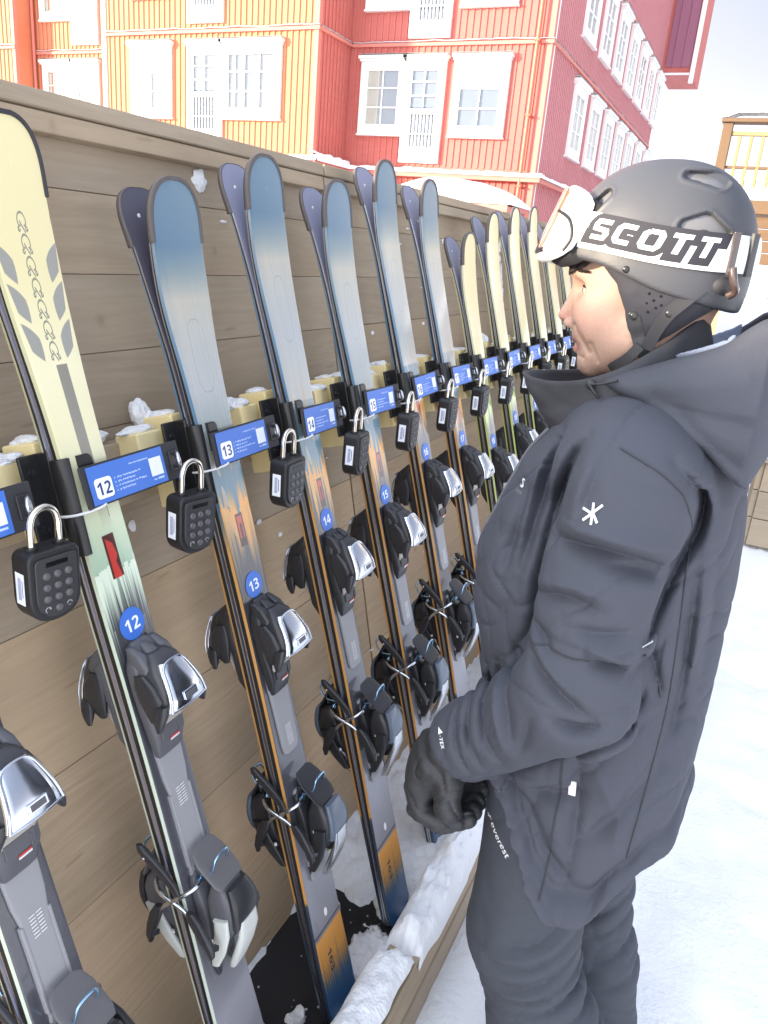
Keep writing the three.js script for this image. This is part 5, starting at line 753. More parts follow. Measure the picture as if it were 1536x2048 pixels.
function jacket(x, y, z) {
  let d = torso(x, y, z);
  d = smin(d, cap(x, y, z, [-0.115, 1.50, -1.13], [-0.115, 1.445, -1.03], 0.07, 0.082), 0.06); d = smin(d, cap(x, y, z, [-0.115, 1.50, -1.23], [-0.125, 1.445, -1.33], 0.07, 0.082), 0.06);
  { const hy = y - table(HEM, x)[1]; d -= 0.010 * Math.exp(-Math.pow(hy / 0.030, 2)) - 0.006 * Math.exp(-Math.pow((hy - 0.045) / 0.012, 2)); d = smax(d, -hy, 0.006); } d = smax(d, y - 1.545, 0.04);
  let arm = Math.min(cap(x, y, z, LSH, LEL, 0.094, 0.078), 9); arm = smin(arm, cap(x, y, z, LEL, LWR, 0.078, 0.060), 0.02);
  arm = smin(arm, ell(x, y, z, [-0.082, 1.135, -0.95], [0.045, 0.05, 0.05]), 0.04);
  let arm2 = cap(x, y, z, RSH, REL, 0.090, 0.074); arm2 = smin(arm2, cap(x, y, z, REL, RWR, 0.074, 0.056), 0.03);
  { const ux = -0.672, uy = -0.739, t = (x - LWR[0]) * ux + (y - LWR[1]) * uy; arm = smax(arm, t - 0.034, 0.012); } // sleeve ends at the cuff
  { const k = lerp(0.006, 0.06, smooth(1.34, 1.47, y)); d = smin(d, arm, k); d = smin(d, arm2, k); }
  if (d < 0.05 && d > -0.05) {
    const near = smooth(-1.17, -1.08, z); if (near > 0) d += jf(x, y) * near;
    { const q = 0.6 * N(x * 4, y * 4, z * 4), u = x * 0.72 + y * 0.69, w = -x * 0.69 + y * 0.72; d += 0.005 * N(x * 7 + 3, y * 3.2, z * 7) + crease(u * 7 + q, w * 13 + q, z * 6, 0.0030 * smooth(0.84, 1.0, y), 0.09) + crease(x * 15 + q * 2, y * 8, z * 9 + 3, 0.0014, 0.10) * smooth(1.42, 1.3, y) + crease(u * 9, w * 30 + q * 3, z * 9, 0.0040, 0.14) * smooth(1.14, 1.02, y) * smooth(-0.14, -0.2, x + 0.2 * (y - 1)) * near - 0.002; } // rumpled cuffs
    if (z < -1.2 || x > -0.02) d += 0.006 * N(x * 9, y * 5, z * 11 + 4);
  }
  return d * 0.9;
}
// hood lying on the back: bag with an open top
const HOODP = [[-0.192, 1.552], [-0.160, 1.566], [-0.125, 1.580], [-0.080, 1.600], [-0.030, 1.624], [0.006, 1.655], [0.030, 1.664], [0.050, 1.62], [0.058, 1.55], [0.052, 1.48], [0.032, 1.444], [0.005, 1.462], [-0.032, 1.492], [-0.075, 1.512], [-0.112, 1.532], [-0.150, 1.540]];
function polyD(P, x, y) { let d = 9, s = 1; for (let i = 0, j = P.length - 1; i < P.length; j = i++) { const a = P[i], b = P[j]; d = Math.min(d, seg2(x, y, a, b)[0]); if ((a[1] > y) !== (b[1] > y) && x < (b[0] - a[0]) * (y - a[1]) / (b[1] - a[1]) + a[0]) s = -s; } return s * d; }
function hoodBody(x, y, z) {
  const zz = Math.abs(z - ZP); let hw = lerp(0.118, 0.172, smooth(-0.19, -0.03, x)) - 0.34 * Math.max(0, y - 1.545) - 0.25 * Math.max(0, 1.50 - y) - 0.10 * smooth(0.02, 0.06, x);
  hw += 0.010 * N(x * 11, y * 11, 3) + 0.006 * Math.exp(-Math.pow(seg2(x, y, [-0.15, 1.555], [0.0, 1.585])[0] / 0.016, 2)) - 0.008 * Math.exp(-Math.pow(seg2(x, y, [-0.10, 1.545], [0.03, 1.53])[0] / 0.014, 1.5)) - 0.007 * Math.exp(-Math.pow(seg2(x, y, [-0.06, 1.53], [0.02, 1.475])[0] / 0.010, 1.5));
  return smax(polyD(HOODP, x, y) + 0.004 * N(x * 14, y * 14, z * 12), (zz - hw) * 0.9, 0.022);
}
function hoodHollow(x, y, z) { let d = ell(x, y, z, [-0.022, 1.615, ZP], [0.068, 0.075, 0.118]); d = smin(d, ell(x, y, z, [-0.075, 1.655, ZP], [0.075, 0.07, 0.115]), 0.03); return d; }
const hood = (x, y, z) => smax(hoodBody(x, y, z), -hoodHollow(x, y, z), 0.008);
const clothTex = dataTex(256, 256, (u, v) => { const n = 0.5 + 0.22 * Math.sin(u * 256 * Math.PI / 2) * Math.sin(v * 256 * Math.PI / 2) + 0.4 * pn(u, v, 40, 40, 21) + 0.3 * pn(u, v, 8, 8, 22); return [n, n, n]; }, false); clothTex.repeat.set(7, 7);
const jacketMat = phys(0.071, 0.075, 0.094, 0.80, { specularIntensity: 0.5, sheen: 0.15, sheenRoughness: 0.5, sheenColor: new THREE.Color(0.35, 0.38, 0.45), bumpMap: clothTex, bumpScale: 0.0007 });
const jacketDark = phys(0.044, 0.044, 0.052, 0.75), liningMat = std(0.22, 0.26, 0.36, 0.75), trouserMat = phys(0.067, 0.073, 0.089, 0.85, { specularIntensity: 0.5, sheen: 0.15, sheenRoughness: 0.5, sheenColor: new THREE.Color(0.35, 0.38, 0.42), bumpMap: clothTex, bumpScale: 0.0007 });
const jk = PM('jacket', nets(jacket, [-0.46, 0.74, -1.52], [0.14, 1.60, -0.80], 0.0042), jacketMat);
PM('hood', nets(hood, [-0.24, 1.40, -1.38], [0.10, 1.70, -0.98], 0.0052), jacketMat, jk).position.add(V3(-PO[0] * 0, 0, 0));
{ // pale lining turned out along the front edge of the hood
  const L = nets((x, y, z) => smax(Math.abs(hoodHollow(x, y, z) + 0.001) - 0.0036, smax(hoodBody(x, y, z) - 0.004, Math.max(x + 0.02, -0.16 - x), 0.002), 0.002), [-0.20, 1.50, -1.36], [0.02, 1.70, -1.0], 0.004);
  PM('hood_lining', L, liningMat, jk);
}
{ // stand-up collar, open at the front
  const rings = []; const R = (k, off) => { const r = []; for (let i = 0; i < 72; i++) { const t = i / 72 * 2 * Math.PI, c = Math.cos(t), s = Math.sin(t); const x0 = -0.135 + (0.118 - off) * c, y0 = 1.455 - 0.01 * c, z0 = ZP + (0.118 - off) * s; const fr = Math.pow(Math.max(0, -c), 3); const x1 = -0.180 + (0.118 - off) * c - 0.014 * fr, y1 = 1.598 + 0.052 * c - 0.040 * s * s - 0.010 * fr, z1 = ZP + (0.108 - off) * s; const b = 0.006 * Math.sin(Math.PI * k) * Math.sin(t * 5 + 1) + 0.004 * N(c * 3, k * 4, s * 3); r.push([lerp(x0, x1, k) + b * c, lerp(y0, y1, k), lerp(z0, z1, k) + b * s]); } return r; };
  for (let j = 0; j <= 14; j++) rings.push(R(j / 14, 0)); rings.push(R(1.012, 0.004)); for (let j = 14; j >= 0; j--) rings.push(R(j / 14, 0.009));
  PM('collar', loft(rings, false), jacketDark, jk);
}
// helpers that lay thin things on a cloth surface: march along a direction until the field is met
function march(f, p, d, max = 0.5, off = 0.0015) { let t = 0; for (let i = 0; i < 160; i++) { const v = f(p[0] + d[0] * t, p[1] + d[1] * t, p[2] + d[2] * t); if (v < 0.0004) break; t += Math.max(0.0006, v * 0.7); if (t > max) break; } t -= off; return [p[0] + d[0] * t, p[1] + d[1] * t, p[2] + d[2] * t]; }
function decal(f, cx, cy, w, h, rot, nx, ny, z0 = -0.75, dir = [0, 0, -1]) { const g = new THREE.PlaneGeometry(w, h, nx, ny), p = g.attributes.position, c = Math.cos(rot), s = Math.sin(rot); for (let i = 0; i < p.count; i++) { const x = p.getX(i), y = p.getY(i); const q = march(f, [cx + x * c - y * s, cy + x * s + y * c, z0], dir); p.setXYZ(i, ...q); } g.computeVertexNormals(); return g; }
const printMat = (w, h, draw) => new THREE.MeshStandardMaterial({ map: canvasTex(w, h, (c, W, H) => { c.clearRect(0, 0, W, H); draw(c, W, H); }), transparent: true, roughness: 0.6 });
PM('arm_logo', decal(jacket, -0.130, 1.420, 0.034, 0.034, 0.32, 8, 8), printMat(128, 128, (c) => { c.strokeStyle = '#f2f2f4'; c.lineCap = 'butt'; c.lineWidth = 11; const l = (a, b, d, e) => { c.beginPath(); c.moveTo(a, b); c.lineTo(d, e); c.stroke(); }; l(72, 20, 56, 108); l(20, 40, 62, 64); l(112, 34, 64, 62); l(62, 64, 18, 88); l(66, 62, 84, 104); }), jk);
PM('chest_print', decal(jacket, -0.258, 1.392, 0.026, 0.026, 0.0, 6, 6), printMat(128, 128, (c) => { c.fillStyle = '#e8e8ec'; c.font = 'bold 74px sans-serif'; c.fillText('S', 60, 62); c.fillStyle = '#8b8b92'; c.font = '34px sans-serif'; c.fillText('ADV', 34, 108); }), jk);
PM('cuff_print', decal(jacket, -0.292, 1.006, 0.040, 0.013, -1.05, 12, 4), printMat(256, 84, (c) => { c.fillStyle = '#f0f0f2'; c.beginPath(); c.moveTo(0, 70); c.lineTo(40, 8); c.lineTo(60, 70); c.fill(); c.font = 'bold 58px sans-serif'; c.fillText('-TEX', 62, 64); }), jk);
PM('seam_tag', (() => { const g = rbox(0.011, 0.024, 0.003, 0.001); const q = march(jacket, [-0.098, 0.985, -0.8], [0, 0, -1]); g.rotateZ(0.1); g.translate(q[0], q[1], q[2] + 0.001); return g; })(), std(0.7, 0.7, 0.7, 0.6), jk);
for (const S of [[[-0.117, 1.497], [-0.088, 1.486], [-0.061, 1.472], [-0.036, 1.448], [-0.024, 1.420], [-0.020, 1.390]], [[-0.19, 1.232], [-0.15, 1.240], [-0.11, 1.239], [-0.07, 1.236]], [[-0.118, 1.03], [-0.112, 0.96], [-0.110, 0.90], [-0.108, 0.82]], [[-0.018, 1.36], [-0.008, 1.25], [0.0, 1.12], [-0.002, 1.0], [-0.006, 0.9]]])
  PM('seam', tube(new THREE.CatmullRomCurve3(S.map(([x, y]) => V3(x, y, 0))).getPoints(44).map((p) => march(jacket, [p.x, p.y, -0.72], [0, 0, -1], 0.7, 0.0008)), 0.0012, 120, 5), jacketDark, jk);
{ // front zip flap piping and pocket zip
  const P = [[1.468, -1.12], [1.43, -1.135], [1.38, -1.14], [1.32, -1.142], [1.26, -1.142], [1.20, -1.142], [1.14, -1.142], [1.08, -1.145], [1.0, -1.15], [0.9, -1.15]].map(([y, z]) => march(jacket, [-0.55, y, z], [1, 0, 0], 0.6, 0.0005));
  PM('zip_piping', tube(P, 0.0036, 80, 6), std(0.16, 0.165, 0.19, 0.5), jk);
  const Q = [[-0.040, 1.236], [-0.034, 1.21], [-0.027, 1.185], [-0.018, 1.16], [-0.011, 1.136]].map(([x, y]) => march(jacket, [x, y, -0.75], [0, 0, -1], 0.6, 0.0));
  PM('pocket_zip', tube(Q, 0.0018, 30, 6), jacketDark, jk); const z = Q[0]; PM('zip_puller', cyl([z[0] - 0.006, z[1] + 0.012, z[2] + 0.006], [z[0] + 0.006, z[1] + 0.026, z[2] + 0.008], 0.0016, 0.0016, 6), silver, jk);
  PM('hood_snap', merge([at(new THREE.SphereGeometry(0.007, 14, 10), -0.187, 1.547, -1.068, 0, 0, 0, [1, 1, 0.5]), tube([[-0.187, 1.547, -1.062], [-0.178, 1.538, -1.058], [-0.172, 1.532, -1.06]], 0.0022, 12, 6), tube([[-0.187, 1.548, -1.062], [-0.17, 1.552, -1.056], [-0.15, 1.56, -1.05]], 0.0016, 12, 6)]), blackPlastic, jk);
}
// ---- trousers
const tf = foldField(TROUSER_FOLDS);
function trousers(x, y, z) {
  let l = cap(x, y, z, [-0.158, 0.92, -1.105], [-0.143, 0.60, -1.070], 0.094, 0.086); l = smin(l, cap(x, y, z, [-0.140, 0.60, -1.065], [-0.070, 0.40, -1.065], 0.088, 0.092), 0.05); l = smin(l, cap(x, y, z, [-0.070, 0.40, -1.065], [-0.005, 0.12, -1.06], 0.092, 0.098), 0.05);
  let r = cap(x, y, z, [-0.125, 0.92, -1.285], [-0.075, 0.56, -1.295], 0.112, 0.088); r = smin(r, cap(x, y, z, [-0.075, 0.56, -1.295], [-0.038, 0.38, -1.30], 0.086, 0.086), 0.04); r = smin(r, cap(x, y, z, [-0.038, 0.38, -1.30], [0.01, 0.12, -1.30], 0.086, 0.095), 0.05);
  let d = smin(l, r, 0.03); d = smin(d, ell(x, y, z, [-0.115, 0.93, ZP], [0.14, 0.14, 0.165]), 0.05); d = smax(d, 0.055 - y, 0.01);
  if (d < 0.05 && d > -0.05) { d += tf(x, y) * 0.62 + 0.004 * N(x * 9, y * 6, z * 9) + 0.002 * N(x * 20, y * 14, z * 20) + crease(x * 8, y * 24 + 1.5 * N(x * 5, y * 5, z * 5), z * 8, 0.0036, 0.12) * smooth(0.64, 0.52, y) + crease(x * 10 + y * 4, y * 9 - x * 5, z * 8 + 2, 0.0022, 0.10) - 0.002; }
  return d * 0.85;
}
const tr = PM('trousers', nets(trousers, [-0.30, 0.04, -1.46], [0.16, 1.02, -0.90], 0.007), trouserMat);
PM('thigh_print', decal(trousers, -0.199, 0.813, 0.078, 0.019, -0.66, 20, 5), printMat(320, 80, (c) => { c.fillStyle = '#ececf0'; c.font = 'bold 58px sans-serif'; c.fillText('everest', 62, 56); c.strokeStyle = '#ececf0'; c.lineWidth = 7; for (const [a, b, d, e] of [[32, 20, 26, 62], [8, 34, 30, 42], [50, 30, 30, 42], [30, 42, 12, 56]]) { c.beginPath(); c.moveTo(a, b); c.lineTo(d, e); c.stroke(); } }), tr);
for (const [bx, bz] of [[-0.02, -1.065], [0.0, -1.30]]) { // ski boots
  const g = loft([[0.0, -0.20, 0.10, 0.048], [0.03, -0.21, 0.11, 0.055], [0.07, -0.19, 0.10, 0.055], [0.11, -0.12, 0.085, 0.055], [0.17, -0.09, 0.085, 0.06], [0.26, -0.10, 0.08, 0.06]].map(([y, f, b, w]) => ring(y, (b - f) / 2, bz - w, bz + w, 2.6, 24, bx + (f + b) / 2))); PM('ski_boot', g, blackPlastic); }
// ---- gloves
const gloveMat = phys(0.030, 0.030, 0.033, 0.5, { bumpMap: clothTex, bumpScale: 0.0012 });
function glove(W, K, sgn) { // W wrist, K knuckle row centre; fingers side by side in z, curling back towards the body
  const F = []; const L = [0.92, 1.05, 1.0, 0.82];
  for (let i = 0; i < 4; i++) { const z = K[2] + sgn * (0.039 - i * 0.0255), l = L[i]; F.push([[K[0] + 0.004 * Math.abs(i - 1), K[1] + 0.004 * i, z], [K[0] + 0.012, K[1] - 0.040 * l, z], [K[0] + 0.048, K[1] - 0.056 * l, z - sgn * 0.002], [K[0] + 0.092, K[1] - 0.030 * l, z - sgn * 0.004]]); }
  const T = [[W[0] + 0.012, W[1] - 0.045, W[2] + sgn * 0.036], [W[0] + 0.018, W[1] - 0.072, W[2] + sgn * 0.052], [W[0] + 0.032, W[1] - 0.096, W[2] + sgn * 0.044]];
  return (x, y, z) => {
    let d = cap(x, y, z, W, [(W[0] + K[0]) / 2, (W[1] + K[1]) / 2, K[2]], 0.046, 0.050); d = smin(d, cap(x, y, z, [(W[0] + K[0]) / 2 + 0.004, (W[1] + K[1]) / 2, K[2] - 0.02], [K[0] + 0.006, K[1] + 0.004, K[2] - 0.024], 0.034, 0.028), 0.02); d = smin(d, cap(x, y, z, [(W[0] + K[0]) / 2 + 0.004, (W[1] + K[1]) / 2, K[2] + 0.02], [K[0] + 0.006, K[1] + 0.004, K[2] + 0.024], 0.034, 0.028), 0.02);
    let f = 9; for (const c of F) { let q = cap(x, y, z, c[0], c[1], 0.0195, 0.0185); q = smin(q, cap(x, y, z, c[1], c[2], 0.0185, 0.0175), 0.006); q = smin(q, cap(x, y, z, c[2], c[3], 0.0175, 0.0150), 0.006); f = smin(f, q, 0.0025); }
    let t = cap(x, y, z, T[0], T[1], 0.024, 0.0205); t = smin(t, cap(x, y, z, T[1], T[2], 0.0205, 0.0165), 0.008); f = smin(f, t, 0.006);
    d = smin(d, f, 0.012);
    return (d + 0.0030 * N(x * 30, y * 30, z * 30) - crease(x * 20, y * 20, z * 20, -0.0025, 0.1) + 0.002 * Math.sin((x * 0.7 + y) * 190) * Math.exp(-Math.pow((y - W[1]) / 0.02, 2))) * 0.9;
  };
}
{ const W = [-0.290, 0.962, -1.0], K = [-0.335, 0.892, -1.005]; PM('glove', nets(glove(W, K, 1), [-0.42, 0.74, -1.11], [-0.17, 1.03, -0.89], 0.0036), gloveMat);
  const W2 = [-0.268, 0.952, -1.165], K2 = [-0.300, 0.885, -1.135]; PM('glove', nets(glove(W2, K2, -1), [-0.40, 0.74, -1.26], [-0.14, 1.03, -1.02], 0.0036), gloveMat); }
// ---- head
const SK = (x, y, z) => {
  const zz = Math.abs(z - ZP), Z = zz;
  let d = ell(x, y, Z, [-0.140, 1.722, 0], [0.108, 0.108, 0.078]);
  d = smin(d, ell(x, y, Z, [-0.192, 1.645, 0], [0.058, 0.082, 0.060]), 0.035);
  d = smin(d, cap(x, y, Z, [-0.150, 1.606, 0.042], [-0.205, 1.567, 0.010], 0.021, 0.019), 0.028); d = smin(d, cap(x, y, Z, [-0.120, 1.650, 0.052], [-0.150, 1.606, 0.044], 0.02, 0.021), 0.03);
  d = smin(d, ell(x, y, Z, [-0.2115, 1.563, 0], [0.0175, 0.016, 0.020]), 0.016);
  d = smin(d, ell(x, y, Z, [-0.207, 1.632, 0.036], [0.028, 0.030, 0.022]), 0.025); // cheek
  d = smin(d, cap(x, y, Z, [-0.246, 1.690, 0.008], [-0.236, 1.690, 0.036], 0.0125, 0.0115), 0.016); // brow
  d = smax(d, -ell(x, y, Z, [-0.250, 1.667, 0.034], [0.025, 0.0125, 0.019]), 0.012); // eye socket
  d = smin(d, cap(x, y, Z, [-0.2450, 1.674, 0], [-0.2625, 1.6275, 0], 0.0068, 0.0088), 0.012); // nose
  d = smin(d, ell(x, y, Z, [-0.2480, 1.6185, 0.0125], [0.0115, 0.0080, 0.0070]), 0.006);
  d = smax(d, -ell(x, y, Z, [-0.2485, 1.6115, 0.0065], [0.006, 0.0035, 0.0032]), 0.003);
  d = smin(d, cap(x, y, Z, [-0.2365, 1.605, 0], [-0.226, 1.604, 0.020], 0.010, 0.009), 0.010); // muzzle
  d = smin(d, cap(x, y, Z, [-0.2385, 1.5960, 0], [-0.2150, 1.5930, 0.0220], 0.0062, 0.002), 0.004); // lips
  d = smin(d, cap(x, y, Z, [-0.2345, 1.5815, 0], [-0.2140, 1.5870, 0.0215], 0.0072, 0.002), 0.004);
  d = smax(d, -cap(x, y, Z, [-0.2460, 1.5888, 0], [-0.2290, 1.5895, 0.0165], 0.0018, 0.0006), 0.0015);
  d += 0.0032 * Math.exp(-Math.pow((seg2(x, y, [-0.236, 1.617], [-0.211, 1.582])[0]) / 0.0045, 2)) * smooth(0.010, 0.020, Z) * smooth(-0.19, -0.21, x); // smile fold
  d += 0.0022 * Math.exp(-Math.pow((seg2(x, y, [-0.207, 1.594], [-0.196, 1.572])[0]) / 0.004, 2)) * smooth(0.015, 0.025, Z) + 0.0016 * Math.exp(-Math.pow((seg2(x, y, [-0.219, 1.572], [-0.226, 1.573])[0]) / 0.003, 2));
  // eyelids
  d = smin(d, ell(x, y, Z, [-0.2195, 1.6668, 0.0325], [0.0138, 0.0125, 0.0150]), 0.004);
  d = smax(d, -smax(ell(x, y, Z, [-0.2345, 1.6668, 0.0335], [0.012, 0.0056, 0.0130]), -9, 0.001), 0.002);
  d = smin(d, cap(x, y, z - ZP, [-0.118, 1.62, 0], [-0.100, 1.42, 0], 0.056, 0.060), 0.03);
  return d * 0.85;
};
{
  const g = nets(SK, [-0.29, 1.46, -1.275], [-0.02, 1.845, -1.085], 0.0026), p = g.attributes.position, col = new Float32Array(p.count * 3);
  for (let i = 0; i < p.count; i++) {
    const x = p.getX(i), y = p.getY(i), Z = Math.abs(p.getZ(i) - ZP); let c = [0.54, 0.345, 0.262];
    const mix = (k, t) => { c = c.map((v, j) => lerp(v, t[j], clamp(k, 0, 1))); };
    mix(0.5 * Math.exp(-Math.pow(Math.hypot(x + 0.215, y - 1.632, (Z - 0.045) * 0.8) / 0.03, 2)), [0.60, 0.30, 0.235]); mix(0.65 * Math.exp(-Math.pow(Math.hypot(x + 0.262, y - 1.62, Z) / 0.014, 2)), [0.60, 0.25, 0.205]);
    const lip = Math.min(seg2(x, y, [-0.240, 1.5945], [-0.219, 1.5915])[0] - 0.0042, seg2(x, y, [-0.2365, 1.583], [-0.219, 1.5875])[0] - 0.0048); mix(smooth(0.0015, -0.001, lip) * smooth(0.030, 0.024, Z) * 0.85, [0.47, 0.17, 0.15]);
    mix(0.26 * smooth(1.615, 1.585, y) * smooth(-0.15, -0.19, x) * (0.8 + 0.6 * N(x * 300, y * 300, Z * 300)), [0.30, 0.22, 0.18]);
    mix(0.25 * Math.exp(-Math.pow((y - 1.655) / 0.006, 2) - Math.pow((x + 0.232) / 0.014, 2)), [0.50, 0.27, 0.22]);
    const n = 1 + 0.07 * N(x * 260, y * 260, Z * 260) + 0.10 * N(x * 45, y * 45, Z * 45); col.set(c.map((v) => v * n), i * 3);
  }
  g.setAttribute('color', new THREE.BufferAttribute(col, 3));
  const poreTex = dataTex(256, 256, (u, v) => { const n = 0.5 + 0.4 * pn(u, v, 60, 60, 31) + 0.3 * pn(u, v, 22, 22, 32); return [n, n, n]; }, false); poreTex.repeat.set(12, 12);
  const head = PM('head', g, new THREE.MeshPhysicalMaterial({ vertexColors: true, roughness: 0.48, specularIntensity: 0.7, bumpMap: poreTex, bumpScale: 0.0006 }));
  for (const s of [-1, 1]) {
    PM('eye', at(new THREE.SphereGeometry(0.0115, 24, 16), -0.2225, 1.6668, ZP + s * 0.0328), std(0.62, 0.58, 0.55, 0.15), head);
    PM('iris', at(new THREE.SphereGeometry(0.0060, 16, 12), -0.2293, 1.6664, ZP + s * 0.0322), std(0.04, 0.025, 0.015, 0.1), head);
    const b = []; const n = 60; for (let i = 0; i < n; i++) { const t = i / n, x0 = lerp(-0.2525, -0.222, t), y0 = 1.6885 + 0.005 * Math.sin(Math.PI * Math.min(1, t * 1.2)) + 0.003 * t, z0 = ZP + s * lerp(0.013, 0.050, t); const q = march(SK, [x0 - 0.05, y0, z0 + s * 0.03], [0.05 / 0.0583, 0, -s * 0.03 / 0.0583], 0.09, 0.0002); for (let k = 0; k < 3; k++) { const yy = rr(-0.003, 0.003) * (1 - 0.5 * t); b.push(cyl([q[0], q[1] + yy, q[2]], [q[0] + 0.005, q[1] + yy + 0.004 - 0.004 * t, q[2] + s * 0.006], 0.0008, 0.0002, 5)); } }
    const e = PM('eyebrow', merge(b), std(0.035, 0.024, 0.018, 0.8), head); e.userData.kind = 'stuff';
    PM('eyelash', tube([[-0.2345, 1.6698, ZP + s * 0.0235], [-0.2350, 1.6722, ZP + s * 0.031], [-0.2315, 1.6712, ZP + s * 0.0395], [-0.2260, 1.668, ZP + s * 0.0455]], 0.0014, 16, 5), std(0.03, 0.02, 0.018, 0.8), head);
  }
  PM('hair', nets((x, y, z) => smax(SK(x, y, z) - 0.005 - 0.002 * N(x * 160, y * 30, z * 160), Math.max(1.692 - y + 0.5 * (x + 0.245) + 0.003 * N(x * 200, y * 40, z * 200), x + 0.17, 0.02 - Math.abs(z - ZP)), 0.002), [-0.28, 1.66, -1.28], [-0.15, 1.74, -1.08], 0.003), std(0.035, 0.025, 0.02, 0.7), head);
}
// ---- helmet
const SHc = [-0.141, 1.716, ZP];
const shellE = (x, y, z) => { const u = Math.abs((x - SHc[0]) / (x < SHc[0] ? 0.132 : 0.120)), v = Math.abs((y - SHc[1]) / (y > SHc[1] ? 0.127 : 0.16)), w = Math.abs((z - SHc[2]) / 0.112); return (Math.pow(Math.pow(u, 2.25) + Math.pow(v, 2.25) + Math.pow(w, 2.25), 1 / 2.25) - 1) * 0.115; };
const VENTS = [[[-0.118, 1.818], [-0.080, 1.814], 0.005, 0.010], [[-0.106, 1.756], [-0.085, 1.763], 0.008, 0.010], [[-0.085, 1.763], [-0.060, 1.750], 0.010, 0.005], [[-0.239, 1.763], [-0.213, 1.791], 0.006, 0.005]];
const ventF = (x, y) => { let m = 9; for (const [a, b, r0, r1] of VENTS) { const [q, t] = seg2(x, y, a, b); m = Math.min(m, q - lerp(r0, r1, t)); } return m; };
const shellLow = (x, y) => (1.707 - 0.22 * (x + 0.27) * smooth(-0.27, -0.12, x) + 0.04 * smooth(-0.13, -0.2, x) * 0 ) - y;
function shell(x, y, z) {
  let d = shellE(x, y, z); d = smin(d, cap(x, y, Math.abs(z - ZP), [-0.262, 1.720, 0], [-0.235, 1.718, 0.062], 0.012, 0.011), 0.03); // peak
  d = smax(d, shellLow(x, y), 0.006); d = smax(d, -(shellE(x, y, z) + 0.016), 0.006);
  if (Math.abs(d) < 0.03) { const v = ventF(x, y); d += 0.007 * smooth(0.0025, -0.0025, v) * smooth(0.035, 0.05, Math.abs(z - ZP)); const ridge = Math.exp(-Math.pow((v - 0.004) / 0.0025, 2)); d -= 0.0012 * ridge * smooth(0.035, 0.05, Math.abs(z - ZP)); }
  return d * 0.9;
}
const helmetMat = phys(0.062, 0.064, 0.074, 0.5, { clearcoat: 0.15, clearcoatRoughness: 0.5, bumpMap: clothTex, bumpScale: 0.0002 });
const hel = PM('helmet', nets(shell, [-0.30, 1.64, -1.31], [0.0, 1.86, -1.05], 0.0034), helmetMat);
